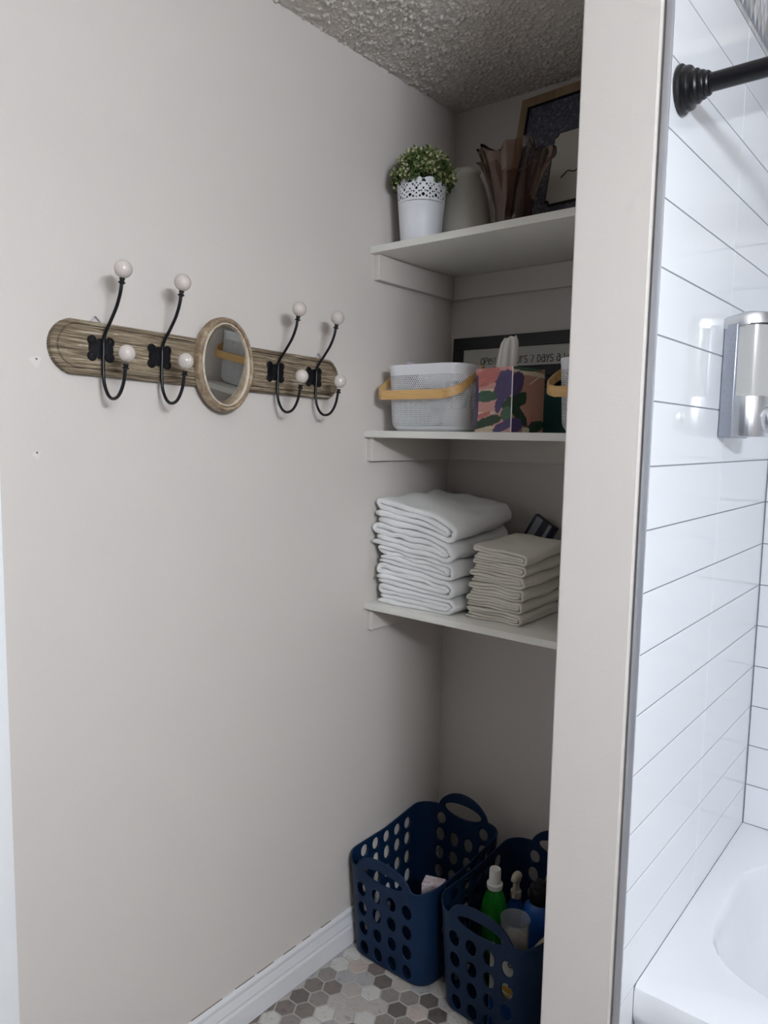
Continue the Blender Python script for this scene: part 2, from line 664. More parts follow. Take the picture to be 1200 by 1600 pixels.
# ---------------------------------------------------------------- baseboard and door casing
bp = [(0, 0.0005), (0.0125, 0.0005), (0.0135, 0.002), (0.0135, 0.052), (0.0105, 0.060), (0.0115, 0.066), (0.0095, 0.078),
      (0.0075, 0.088), (0.0085, 0.093), (0.0085, 0.099), (0.006, 0.104), (0.003, 0.106), (0, 0.106)]
bb = struct(prism('baseboard_left', [(a, b) for a, b in bp], -1.378, -0.002, 'y', 'base_white'), 'white moulded baseboard along the hook rack wall', 'baseboard')
pmat('gap_brown', srgb(104, 82, 62), 0.9)
for (ya, yb_) in ((-0.99, -0.90), (-0.86, -0.80), (-0.79, -0.735), (-0.70, -0.655), (-0.63, -0.60), (-0.56, -0.52)):
    box('caulk_gap', 0.0003, 0.0016, ya, yb_, 0.1058, 0.1072, 'gap_brown', bb)
struct(box('trim_1', 0, 0.018, -1.455, -1.380, 0, 2.12, 'trim_white', bev=0.003, seg=2), 'white door casing at the left edge of the photo', 'trim')
d1 = struct(box('door_1', 0, 0.008, -2.25, -1.4555, 0.01, 2.05, 'trim_white'), 'white door beside the hook rack wall', 'door')
struct(box('trim_2', 0, 0.018, -2.33, -2.2505, 0, 2.12, 'trim_white', bev=0.003, seg=2), 'white casing at the far side of the door', 'trim')

# ---------------------------------------------------------------- tiled tub walls
P = 0.1005
ZT = 0.5216
TL = 0.3953
gw = struct(box('wall_tub', XB, XT - 0.0007, YJ + 0.002, -0.0005, 0, 2.40, 'grout'), 'white glossy tile wall on the tub side of the partition', 'wall')
gb = struct(box('wall_tub_back', XT - 0.0006, XR - 0.0005, YT + 0.0007, -0.0005, 0, 2.40, 'grout'), 'white glossy tile wall behind the tub', 'wall')


def tile_me(name, L, Hh, mat='tile_white'):
    bm = box_bm(-0.004, 0.004, 0, L, 0, Hh, 0.0006, 1)
    me = bpy.data.meshes.new(name)
    bm.to_mesh(me)
    bm.free()
    me.materials.append(MATS[mat])
    return me


G = 0.0021
full = tile_me('wall_tile', TL - G, P - G)
for k in range(0, 17):
    z = ZT + P * k + G / 2
    for c in range(2):
        inst('wall_tile', full, gw, (XT - 0.004, YJ + 0.0035 + c * TL + G / 2 - (0.0035 if c else 0), z), (0, 0, 0),
             None if c else (1, (TL - 0.0035 - G) / (TL - G), 1))
    for c in range(4):
        x = XT + 0.001 + c * TL
        L = min(TL - G, XR - x - 0.001)
        inst('wall_tile', full, gb, (x + G / 2, YT + 0.004, z), (0, 0, R(-90)), (1, L / (TL - G), 1))
cut = tile_me('wall_tile', 0.062 - G, P - G)
for k in range(1, 6):
    z = ZT - P * k + G / 2
    if z < 0.003:
        zz = 0.003
        inst('wall_tile', cut, gw, (XT - 0.004, YJ + 0.0035 + G / 2, zz), (0, 0, 0), (1, 1, (z + P - G - zz) / (P - G)))
    else:
        inst('wall_tile', cut, gw, (XT - 0.004, YJ + 0.0035 + G / 2, z))
# mosaic border near the ceiling
zb = ZT + P * 17
for c in range(2):
    box('liner_tile', XT - 0.008, XT + 0.001, YJ + 0.004 + c * TL, YJ + 0.004 + (c + 1) * TL - 0.003, zb + 0.001, zb + 0.011, MOS[2], gw, 0.001)


def picket(wd, hh):
    return [(-wd / 2, 0), (0, -hh / 2), (wd / 2, 0), (0, hh / 2)]


pk = []
for i, m in enumerate(MOS):
    v = []
    wd, hh, tk = 0.0275, 0.056, 0.007
    for s, x in ((1, 0), (1, tk - 0.0008), (0.93, tk)):
        v += [(x, a * s, b * s) for a, b in picket(wd, hh)]
    f = [(8, 9, 10, 11)] + [(L * 4 + q, L * 4 + (q + 1) % 4, (L + 1) * 4 + (q + 1) % 4, (L + 1) * 4 + q) for L in (0, 1) for q in range(4)]
    me = bpy.data.meshes.new('mosaic_tile')
    me.from_pydata(v, [], f)
    me.materials.append(m)
    pk.append(me)
for row in range(0, 4):
    for c in range(0, 26):
        y = YJ + 0.02 + c * 0.0295 + (0.01475 if row % 2 else 0)
        z = zb + 0.042 + row * 0.030
        if y > YT - 0.02:
            continue
        inst('mosaic_tile', pk[rnd.randint(0, 4)], gw, (XT - 0.0075, y, z))

struct(box('trim_3', XB + 0.0002, XT + 0.0006, YJ - 0.0015, YJ + 0.0028, 0.001, 2.36, 'steel_trim', bev=0.0008, seg=2),
       'narrow steel edge strip where the tile meets the painted wall end', 'trim')

# ================================================================== LAMP (out of view, on the right wall)
va = empty('vanity_light', (XR, -1.94, 2.0))
tag(va, 'long bar vanity light on the wall opposite the hook rack', 'lamp')
box('backplate', -0.03, 0, -0.2, 0.2, -0.05, 0.05, 'chrome', va, 0.004, 2)
box('diffuser', -0.12, -0.04, -0.26, 0.26, -0.04, 0.04, 'lamp_glow', va, 0.01, 3)
box('arm', -0.04, -0.03, -0.02, 0.02, -0.02, 0.02, 'chrome', va)

# ================================================================== BATHTUB
def superell(cx, cy, a, b, n, e):
    pts = []
    for k in range(n):
        t = 2 * PI * k / n
        c, s = math.cos(t), math.sin(t)
        pts.append((cx + a * abs(c) ** (2 / e) * (1 if c >= 0 else -1), cy + b * abs(s) ** (2 / e) * (1 if s >= 0 else -1)))
    return pts


tub = empty('bathtub', (XT + 0.0005, -0.735, 0))
tag(tub, 'white alcove bathtub beside the tiled wall', 'bathtub')
TX, TY = XT + 0.0005, -0.735
n = 128
x0, x1, y0, y1 = 0.0, XR - TX - 0.004, 0.0, YT - 0.0005 - TY
cx, cy = 0.70, 0.370


def rectpt(t, ins=0.0, front=0.0):
    # ray from centre to rectangle boundary
    c, s = math.cos(t), math.sin(t)
    X0, X1, Y0, Y1 = x0 + ins, x1 - ins, y0 + ins, y1 - ins
    ks = []
    if c > 1e-9: ks.append((X1 - cx) / c)
    if c < -1e-9: ks.append((X0 - cx) / c)
    if s > 1e-9: ks.append((Y1 - cy) / s)
    if s < -1e-9: ks.append((Y0 - cy) / s)
    k = min(ks)
    px_, py_ = cx + c * k, cy + s * k
    return (px_, py_ + (front if py_ < y0 + 0.0005 else 0.0))


angs = [2 * PI * k / n for k in range(n)]
for X, Y in ((x0, y0), (x1, y0), (x1, y1), (x0, y1)):
    a = math.atan2(Y - cy, X - cx) % (2 * PI)
    i = min(range(n), key=lambda q: abs(angs[q] - a))
    angs[i] = a


def bas(t, a, b, e=4.2, ox=0.0):
    c, s = math.cos(t), math.sin(t)
    k = (abs(c / a) ** e + abs(s / b) ** e) ** (-1 / e)
    return (cx + ox + c * k, cy + s * k)


rings = []
for ins, z in ((0.012, 0.0), (0.012, ZT - 0.075), (0.003, ZT - 0.062), (0.0, ZT - 0.05), (0.0, ZT - 0.012), (0.003, ZT - 0.004), (0.011, ZT)):
    rings.append([(*rectpt(t, 0.0 if False else 0.0, ins), z) for t in angs])
for a, b, dz in ((0.648, 0.280, 0.0), (0.645, 0.277, -0.0012), (0.642, 0.274, -0.006), (0.638, 0.270, -0.03), (0.617, 0.252, -0.13),
                 (0.58, 0.225, -0.27), (0.53, 0.19, -0.345), (0.45, 0.14, -0.37), (0.3, 0.07, -0.375)):
    rings.append([(*bas(t, a, b), ZT + dz) for t in angs])
V, F = [], []
for r_ in rings:
    V += r_
for L in range(len(rings) - 1):
    for i in range(n):
        k = (i + 1) % n
        F.append((L * n + i, L * n + k, (L + 1) * n + k, (L + 1) * n + i))
F.append(tuple(range((len(rings) - 1) * n, len(rings) * n)))
mesh('tub_shell', V, F, 'enamel', tub, 38)
lathe('drain', [(0.03, 0.0), (0.03, 0.003), (0.02, 0.004), (0.001, 0.004)], 'chrome', tub, 24, 40,
      T=Matrix.Translation((0.42, 0.362, ZT - 0.3748)))

# ================================================================== SHOWER ROD
rod = empty('shower_curtain_rod', (XT + 0.0008, -0.757, 1.993))
tag(rod, 'black shower curtain rod with stepped wall flange on white tile', 'rod')
RY = Matrix.Rotation(R(90), 4, 'Y')
fp = [(0.0005, 0), (0.034, 0), (0.0355, 0.002), (0.0355, 0.005), (0.033, 0.0075), (0.0315, 0.008), (0.0315, 0.0145), (0.030, 0.0175), (0.0255, 0.019),
      (0.0245, 0.0195), (0.0245, 0.026), (0.0225, 0.0285), (0.0205, 0.029), (0.0205, 0.034), (0.019, 0.0365), (0.0175, 0.037), (0.0175, 0.041), (0.016, 0.043), (0.013, 0.043)]
lathe('wall_flange', fp, 'rod_black', rod, 48, 35, T=RY)
Lr = XR - XT - 0.002
lathe('wall_flange', [(r_, Lr - z) for r_, z in fp][::-1], 'rod_black', rod, 48, 35, T=RY)
lathe('pole', [(0.0132, 0.04), (0.0132, 0.75)], 'rod_black', rod, 32, 35, T=RY)
lathe('pole', [(0.0116, 0.74), (0.0116, Lr - 0.04)], 'rod_black', rod, 32, 35, T=RY)

# ================================================================== SOAP DISPENSER
ds = empty('soap_dispenser', (XT + 0.0006, -0.385, 1.474))
tag(ds, 'chrome soap dispenser with clear chamber mounted on white tile', 'soap dispenser')
HWD = 0.062


def dsec(d0, dep, hw, nn=24):
    pts = [(d0, hw)]
    for k in range(nn + 1):
        t = PI / 2 - PI * k / nn
        pts.append((d0 + dep * abs(math.cos(t)) ** 0.75, hw * math.sin(t)))
    return pts + [(d0, -hw)]


box('housing', 0, 0.026, -HWD, HWD, 0.0, 0.214, 'grey_plastic', ds, 0.004, 3)
prism('chamber', dsec(0.0255, 0.055, 0.056), 0.076, 0.216, 'z', 'soap_chamber', ds, sm=40)
prism('soap', dsec(0.028, 0.046, 0.050), 0.080, 0.200, 'z', 'soap', ds, sm=40)
prism('lower_cover', dsec(0.0245, 0.058, 0.0605), 0.003, 0.079, 'z', 'chrome', ds, bev=0.0015, sm=40)
# lid with domed top
sec = dsec(0.0, 0.083, 0.0622)
V, F = [], []
ns = len(sec)
for s, z in ((1, 0.212), (1.0, 0.226), (0.97, 0.232), (0.8, 0.236), (0.4, 0.238)):
    V += [(0.0 + a * s, b * s, z - 0.010 * (1 - min(1, a / 0.05))) for a, b in sec]
for L in range(4):
    for i in range(ns):
        k = (i + 1) % ns
        F.append((L * ns + i, L * ns + k, (L + 1) * ns + k, (L + 1) * ns + i))
F += [tuple(range(ns)), tuple(range(4 * ns, 5 * ns))]
mesh('lid', V, F, 'chrome', ds, 40)
prism('seal', dsec(0.0255, 0.0565, 0.0575), 0.2095, 0.2125, 'z', 'dark_liner', ds, sm=40)
# push button: pointed oval dome
bt_ = lathe('push_button', [(0.024, -0.012), (0.025, 0.008), (0.0225, 0.020), (0.015, 0.027), (0.008, 0.029), (0.0005, 0.0295)], 'chrome', ds, 32, 40,
            fr=lambda a, t: 1 + 0.12 * math.cos(2 * a))
bt_.rotation_euler = (0, R(90), R(-26))
bt_.location = (0.068, -0.017, 0.036)
lathe('button_tip', [(0.006, 0.026), (0.006, 0.032), (0.0005, 0.033)], 'chrome', bt_, 16, 40)
# print above the button: a dash and a dot
for (a0, a1, m_) in ((-0.030, -0.018, 'black_plastic'), (-0.0145, -0.012, 'white_plastic')):
    pts = []
    for q in (a0, (a0 + a1) / 2, a1):
        s_ = q / 0.0605
        pts.append((0.0245 + 0.058 * abs(math.cos(math.asin(s_))) ** 0.75 + 0.0004, q))
    V = [(x, y, z) for x, y in pts for z in (0.0655, 0.0675)]
    mesh('print', V, [(0, 2, 3, 1), (2, 4, 5, 3)], m_, ds, fix=False)
# dotted side of the housing
dv = []
for i in range(16):
    zz = 0.035 + i * 0.0105
    for xx in ((0.008, 0.018) if i % 2 else (0.013, 0.021)):
        dv.append(boxdata(xx - 0.0006, xx + 0.0006, -HWD - 0.0003, -HWD + 0.001, zz - 0.0006, zz + 0.0006))
v, f = merge(*dv)
o = mesh('side_dots', v, f, 'grey_dot', ds)
o['kind'] = 'stuff'

# ================================================================== HOOK RACK
rack = empty('hook_rack', (0.0, -0.9065, 1.6135), (R(-1.2), 0, 0))
tag(rack, 'weathered wooden hook rack with oval mirror and four double hooks', 'hook rack')
HL, HH = 0.3785, 0.0495


def board_outline(ins):
    pts = []
    hl, hh = HL - ins, HH - ins
    sag = 0.036
    rad = (hh * hh + sag * sag) / (2 * sag)
    a = math.asin(min(1, hh / rad))
    for k in range(13):
        t = -a + 2 * a * k / 12
        pts.append((hl - rad + rad * math.cos(t), rad * math.sin(t)))
    for k in range(13):
        t = PI - a + 2 * a * k / 12
        pts.append((-hl + rad + rad * math.cos(t), rad * math.sin(t)))
    return pts


V, F = [], []
lay = [(0, 0.0006), (0, 0.0145), (0.003, 0.0182), (0.0080, 0.0195), (0.0090, 0.0150), (0.0112, 0.0150), (0.0130, 0.0182)]
for ins, x in lay:
    V += [(x, a, b) for a, b in board_outline(ins)]
nb = 26
for L in range(len(lay) - 1):
    for i in range(nb):
        k = (i + 1) % nb
        F.append((L * nb + i, L * nb + k, (L + 1) * nb + k, (L + 1) * nb + i))
F += [tuple(range(nb)), tuple(range((len(lay) - 1) * nb, len(lay) * nb))]
mesh('board', V, F, 'weathered_wood', rack, 25)

# oval mirror frame
def ring(name, prof, A_, B_, mat, parent, n=72):
    V, F = [], []
    for ins, x in prof:
        V += [(x, 0.0015 + (A_ - ins) * math.cos(2 * PI * k / n), (B_ - ins) * math.sin(2 * PI * k / n)) for k in range(n)]
    m_ = len(prof)
    for L in range(m_):
        L2 = (L + 1) % m_
        for i in range(n):
            k = (i + 1) % n
            F.append((L * n + i, L * n + k, L2 * n + k, L2 * n + i))
    return mesh(name, V, F, mat, parent, 40)


A_, B_ = 0.0755, 0.1015
n = 72
mf = ring('mirror_frame', [(0.0, 0.0185), (0.0, 0.030), (0.0015, 0.0355), (0.005, 0.0385), (0.0088, 0.0375), (0.0105, 0.033), (0.0118, 0.0320), (0.0118, 0.0185)], A_, B_, 'frame_wood', rack)
ring('whitewashed_bead', [(0.0119, 0.0186), (0.0119, 0.034), (0.0130, 0.0362), (0.0150, 0.0362), (0.0160, 0.033), (0.0162, 0.030), (0.0162, 0.0186)], A_, B_, 'bead_wood', mf)
ring('inner_bead', [(0.0163, 0.0186), (0.0163, 0.0305), (0.0175, 0.0325), (0.0192, 0.0318), (0.0200, 0.0285), (0.0200, 0.0186)], A_, B_, 'frame_wood', mf)
V = [(0.0, (A_ - 0.0202) * math.cos(2 * PI * k / n), (B_ - 0.0202) * math.sin(2 * PI * k / n)) for k in range(n)]
V += [(-0.002, a, b) for _, a, b in V]
F = [tuple(range(n)), tuple(range(n, 2 * n))] + [(i, (i + 1) % n, n + (i + 1) % n, n + i) for i in range(n)]
mg = mesh('mirror_glass', V, F, 'mirror', rack)
mg.location = (0.0275, 0.0015, 0)
mg.rotation_euler = (0, R(6.2), 0)


def hook_data():
    c = spline([(0.0285, 0, -0.012), (0.0285, 0, 0.012), (0.034, 0, 0.028), (0.0535, 0, 0.050), (0.0735, 0, 0.074), (0.086, 0, 0.098), (0.0905, 0, 0.117)], 7)
    d = spline([(0.0285, 0, 0.012), (0.0275, 0, -0.02), (0.0275, 0, -0.045), (0.032, 0, -0.068), (0.045, 0, -0.087), (0.062, 0, -0.0935), (0.081, 0, -0.087), (0.096, 0, -0.066), (0.1035, 0, -0.036)], 7)
    return c, d


def make_hook(y):
    hk = empty('hook', (0, y, 0))
    hk.parent = rack
    c, d = hook_data()
    v, f = merge(tube_data(c, 0.0032, 10), tube_data(d, 0.0032, 10))
    mesh('wire_arm', v, f, 'iron', hk, 50)
    # lobed plate with raised centre bar
    data = []
    for sy in (-1, 1):
        for sz in (-1, 1):
            vv, ff = lathe_data([(0.0095, 0.0185), (0.0095, 0.0205), (0.008, 0.0220), (0.004, 0.0222), (0.0035, 0.0232), (0.0005, 0.0238)], 18)
            data.append(([(p[2], p[0] + sy * 0.018, p[1] + sz * 0.0145) for p in vv], ff))
    data.append(boxdata(0.0184, 0.0216, -0.019, 0.019, -0.0165, 0.0165))
    data.append(boxdata(0.0184, 0.0255, -0.0065, 0.0065, -0.0185, 0.0185))
    data.append(boxdata(0.0184, 0.0214, -0.0245, 0.0245, -0.006, 0.006))
    v, f = merge(*data)
    mesh('plate', v, f, 'iron', hk, 35)
    for (a, b, ax, r_) in (((0.0905, 0, 0.114), (0.0955, 0, 0.138), None, 0.0163), ((0.1035, 0, -0.040), (0.1075, 0, -0.0125), None, 0.0155)):
        A3, B3 = Vector(a), Vector(b)
        q = (B3 - A3).to_track_quat('Z', 'Y').to_matrix().to_4x4()
        T = Matrix.Translation(A3) @ q
        lathe('collar', [(0.0035, -0.002), (0.0065, 0.0), (0.0065, 0.0015), (0.004, 0.0035), (0.004, 0.005), (0.0055, 0.0065), (0.0045, 0.009)], 'iron', hk, 18, 40, T=T)
        v, f = sphere_data(B3, r_)
        mesh('knob', v, f, 'ceramic_knob', hk, 180)
    return hk


def copy_tree(o, parent=None):
    c = o.copy()
    COL.objects.link(c)
    c.parent = parent
    for ch in o.children:
        copy_tree(ch, c)
    return c


h0 = make_hook(-0.2835)
for y in (-0.1565, 0.1565, 0.2835):
    copy_tree(h0, rack).location = (0, y, 0)
# sawtooth hangers on the top edge
for y in (-0.288, 0.310):
    pts = [(0.006, y - 0.012, 0.0485), (0.006, y - 0.006, 0.055), (0.006, y, 0.0615), (0.006, y + 0.005, 0.058), (0.006, y + 0.009, 0.0545), (0.006, y + 0.013, 0.0485)]
    tube('hanger_ring', spline(pts, 4), 0.0013, 'steel_trim', rack, 8)

# ================================================================== SHELVES
def shelf(z, yf, ylc, zc, label):
    s = empty('closet_shelf', (0, 0, z))
    tag(s, label, 'shelf', 'closet shelves')
    th = 0.0185
    box('board', 0.0005, XA - 0.0005, yf, -0.0005, -th, 0, 'shelf_paint', s, 0.0012, 2)
    b = zc - z
    box('side_cleat', 0.0005, 0.018, ylc, -0.0005, b, -th - 0.0003, 'cleat_paint', s, 0.001, 1)
    box('side_cleat', XA - 0.018, XA - 0.0005, ylc, -0.0005, b, -th - 0.0003, 'cleat_paint', s, 0.001, 1)
    box('back_cleat', 0.0183, XA - 0.0183, -0.018, -0.0005, b, -th - 0.0003, 'cleat_paint', s, 0.001, 1)
    return s


Z1, Z2, Z3 = 1.9712, 1.4796, 0.9984
s1 = shelf(Z1, -0.3931, -0.376, 1.885, 'white painted top shelf carrying plant, vases and framed picture')
shelf(Z2, -0.4069, -0.392, 1.396, 'white painted middle shelf carrying tissue box and baskets')
shelf(Z3, -0.3967, -0.382, 0.918, 'white painted bottom shelf carrying folded towels')

# ================================================================== TOP SHELF THINGS
# --- potted plant
pp = empty('potted_plant', (0.105, -0.309, Z1 + 0.0005))
tag(pp, 'artificial plant in a white lace-edged pot on the top shelf', 'potted plant')
PH, R0, R1 = 0.158, 0.0535, 0.0655
zl = 0.098           # start of lace


def prad(z):
    return R0 + (R1 - R0) * (z / PH)


prof = [(0.001, 0.003), (R0 - 0.004, 0.003), (R0 - 0.001, 0.0), (R0, 0.002)] + [(prad(z), z) for z in (0.03, 0.06, zl - 0.006)] + [(prad(zl - 0.005) + 0.0008, zl - 0.005), (prad(zl) + 0.0008, zl)]
pot = lathe('pot', prof, 'pot_white', pp, 64, 40, cap0=False, cap1=False)
# lace band: fine grid with the openings removed
nu, nv = 420, 46
holes = []
NR = 11
for k in range(NR):
    a = 2 * PI * k / NR
    for (du, zc, rr) in ((0, 0.133, 0.0034), (0.5, 0.152, 0.0040), (0.5, 0.118, 0.0042), (0.5, 0.133, 0.0026), (0.27, 0.143, 0.0025), (0.73, 0.143, 0.0025),
                         (0.2, 0.126, 0.0023), (0.8, 0.126, 0.0023), (0.0, 0.145, 0.0022), (0.0, 0.121, 0.0022), (0.25, 0.114, 0.0026), (0.75, 0.114, 0.0026),
                         (0.12, 0.139, 0.0018), (0.88, 0.139, 0.0018), (0.0, 0.112, 0.0018), (0.36, 0.127, 0.0019), (0.64, 0.127, 0.0019), (0.38, 0.150, 0.0017), (0.62, 0.150, 0.0017)):
        holes.append(((a + du * 2 * PI / NR) % (2 * PI), zc, rr))
for k in range(88):
    holes.append((2 * PI * k / 88, 0.1045, 0.0014))
top = lambda a: 0.1555 + 0.0055 * abs(math.cos(NR * a / 2)) ** 0.8 + 0.0012 * abs(math.sin(NR * 2.5 * a))
hb = {}
for h in holes:
    hb.setdefault(int(h[0] / (2 * PI) * 60), []).append(h)
V, F = [], []
for j in range(nv + 1):
    for i in range(nu):
        a = 2 * PI * i / nu
        z = zl + (top(a) - zl) * j / nv
        r_ = prad(z) + 0.0005
        V.append((r_ * math.cos(a), r_ * math.sin(a), z))
for j in range(nv):
    for i in range(nu):
        a = 2 * PI * (i + .5) / nu
        z = zl + (top(a) - zl) * (j + .5) / nv
        bi = int(a / (2 * PI) * 60)
        ok = True
        for q in (bi - 1, bi, bi + 1):
            for (ha, hz, hr) in hb.get(q % 60, ()):
                da = (a - ha + PI) % (2 * PI) - PI
                if (da * prad(z)) ** 2 + (z - hz) ** 2 < hr * hr:
                    ok = False
        if ok:
            k = (i + 1) % nu
            F.append((j * nu + i, j * nu + k, (j + 1) * nu + k, (j + 1) * nu + i))
lace = mesh('lace_rim', V, F, 'pot_white', pot, 180, fix=False)
sol = lace.modifiers.new('thick', 'SOLIDIFY')
sol.thickness = 0.0009
lathe('inner_pot', [(0.045, 0.01), (0.0555, 0.135), (0.054, 0.140), (0.03, 0.138), (0.001, 0.142)], 'dark_soil', pp, 32, 40)

rl = random.Random(3)
leafV, leafF, tipV, tipF, stem = [], [], [], [], []


def leaf(Vs, Fs, p, d, ln, wd, curl=0.3):
    d = d.normalized()
    s = d.cross(Vector((rl.uniform(-1, 1), rl.uniform(-1, 1), rl.uniform(-1, 1)))).normalized()
    n_ = d.cross(s)
    b = len(Vs)
    Vs += [p, p + d * ln * .5 + s * wd + n_ * wd * curl, p + d * ln, p + d * ln * .5 - s * wd + n_ * wd * curl, p + d * ln * .5]
    Fs += [(b, b + 1, b + 4), (b + 1, b + 2, b + 4), (b + 2, b + 3, b + 4), (b + 3, b, b + 4)]


for k in range(300):
    u = rl.random()
    th = rl.uniform(0, 2 * PI)
    el = math.asin(max(-0.18, min(1, rl.uniform(-0.18, 1.0))))
    dirv = Vector((math.cos(el) * math.cos(th), math.cos(el) * math.sin(th), math.sin(el)))
    rr = rl.uniform(0.78, 1.03) * (0.080 + 0.005 * math.sin(3 * th))
    c0 = Vector((0, 0, 0.166))
    tip = c0 + Vector((dirv.x * rr, dirv.y * rr, dirv.z * rr * 1.02))
    if tip.z < 0.17 and math.hypot(tip.x, tip.y) < 0.068:
        tip.z = 0.172
    base = Vector((dirv.x * 0.03, dirv.y * 0.03, 0.142))
    mid = (base + tip) / 2 + Vector((0, 0, 0.012))
    stem.append(tube_data([base, mid, tip], [0.0011, 0.0009, 0.0006], 4, False))
    ax = (tip - mid).normalized()
    for q in range(13):
        t = rl.uniform(0.3, 1.0)
        p = mid.lerp(tip, t)
        leaf(leafV, leafF, p, ax * 0.5 + Vector((rl.uniform(-1, 1), rl.uniform(-1, 1), rl.uniform(-.7, 1))) * 0.8, rl.uniform(0.012, 0.018), rl.uniform(0.0034, 0.0050))
    for q in range(rl.choice((0, 3, 5, 6, 7))):
        leaf(tipV, tipF, tip, ax + Vector((rl.uniform(-1, 1), rl.uniform(-1, 1), rl.uniform(-1, 1))) * 0.7, rl.uniform(0.007, 0.011), rl.uniform(0.0026, 0.0038))
v, f = merge(*stem)
o = mesh('stems', v, f, 'stem_green', pp, 60); o['kind'] = 'stuff'
o = mesh('foliage', leafV, leafF, 'leaf_green', pp, None, fix=False); o['kind'] = 'stuff'
o = mesh('pale_tips', tipV, tipF, 'leaf_tip', pp, None, fix=False); o['kind'] = 'stuff'

# --- glazed vase
zv = [(0.001, 0.002), (0.060, 0.0), (0.066, 0.004), (0.0725, 0.03), (0.0745, 0.06), (0.072, 0.10), (0.064, 0.145), (0.0535, 0.180), (0.044, 0.200),
      (0.0385, 0.209), (0.0375, 0.213), (0.0395, 0.218), (0.0405, 0.221), (0.039, 0.2235), (0.036, 0.222), (0.0335, 0.212), (0.045, 0.19), (0.06, 0.13), (0.066, 0.05), (0.05, 0.01), (0.001, 0.008)]
pv = [zv[0]]
o = lathe('ceramic_vase', zv, 'glazed', None, 64, 50)
o.location = (0.150, -0.166, Z1 + 0.0005)
tag(o, 'pale grey glazed ceramic vase behind the lace-edged pot', 'vase')

# --- ruffled glass vase
def gfr(a, t):
    k = t if t <= 0.5 else 1 - t
    k = max(0, k * 2 - 0.35) / 0.65
    return 1 + (0.10 * math.sin(5 * a + 0.6) + 0.075 * math.sin(11 * a) + 0.03 * math.sin(19 * a + 2)) * k ** 1.8 + 0.02 * math.sin(5 * a + .6)


def gfz(a, t):
    k = t if t <= 0.5 else 1 - t
    k = max(0, k * 2 - 0.6) / 0.4
    return (0.011 * math.sin(5 * a + 1.8) + 0.006 * math.sin(11 * a + 1)) * k ** 1.5


outp = [(0.047, 0.0), (0.0485, 0.01), (0.0485, 0.04), (0.051, 0.075), (0.057, 0.11), (0.066, 0.145), (0.077, 0.178), (0.088, 0.202), (0.094, 0.213)]
inp = [(0.0895, 0.214), (0.083, 0.202), (0.072, 0.178), (0.061, 0.145), (0.052, 0.11), (0.046, 0.075), (0.0435, 0.04), (0.042, 0.022), (0.001, 0.018)]
o = lathe('glass_vase', outp + inp, 'vase_glass', None, 180, 75, fr=gfr, fz=gfz)
o.location = (0.331, -0.222, Z1 + 0.0005)
o.rotation_euler = (0, 0, R(20))
tag(o, 'brown tinted glass vase with ruffled rim on the top shelf', 'vase')

# --- large framed picture leaning at the back
pf = empty('picture_frame', (0.229, -0.118, Z1 + 0.0048), (R(-12.5), 0, R(-4)))
tag(pf, 'wooden picture frame with dark floral paper leaning behind the glass vase', 'picture frame')
PW, PHh, FB = 0.46, 0.445, 0.026
box('frame_bar', 0, PW, 0, 0.018, 0, FB, 'oak_frame', pf, 0.001)
box('frame_bar', 0, PW, 0, 0.018, PHh - FB, PHh, 'oak_frame', pf, 0.001)
box('frame_bar', 0, FB - 0.004, 0.0002, 0.0178, FB + .0002, PHh - FB - .0002, 'oak_frame', pf, 0.001)
box('frame_bar', PW - FB + 0.004, PW, 0.0002, 0.0178, FB + .0002, PHh - FB - .0002, 'oak_frame', pf, 0.001)
for a in ((FB - .004, PW - FB + .004, PHh - FB - .003, PHh - FB - .0003), (FB - .004, PW - FB + .004, FB + .0003, FB + .003), (FB - .0038, FB - 0.0008, FB + .0031, PHh - FB - .0031), (PW - FB + .0008, PW - FB + .0038, FB + .0031, PHh - FB - .0031)):
    box('liner', a[0], a[1], 0.002, 0.012, a[2], a[3], 'dark_liner', pf)
box('patterned_paper', FB - 0.003, PW - FB + 0.003, 0.009, 0.012, FB, PHh - FB, 'floral_paper', pf)
cw, ch = 0.19, 0.196
cx0, cz0 = 0.127, 0.116


def notch(x0, z0, w_, h_, q):
    pts = []
    for (X, Z, a0) in ((x0, z0, 90), (x0 + w_, z0, 180), (x0 + w_, z0 + h_, 270), (x0, z0 + h_, 0)):
        for k in range(5):
            a = R(a0 - 90 * k / 4)
            pts.append((X + q * math.cos(a), Z + q * math.sin(a)))
    return pts


prism('card_mat', notch(cx0 - 0.004, cz0 - 0.007, cw + 0.008, ch + 0.011, 0.012), 0.0075, 0.009, 'y', 'dark_liner', pf)
cd = prism('card', notch(cx0, cz0, cw, ch, 0.012), 0.0055, 0.0074, 'y', 'card', pf)
v, f = tube_data(spline([(cx0 + 0.036, 0.0052, cz0 + 0.066), (cx0 + 0.045, 0.0052, cz0 + 0.074), (cx0 + 0.056, 0.0052, cz0 + 0.082), (cx0 + 0.075, 0.0052, cz0 + 0.076), (cx0 + 0.09, 0.0052, cz0 + 0.086)], 4), 0.0016, 6)
mesh('lettering', v, f, 'ink', cd, 60)

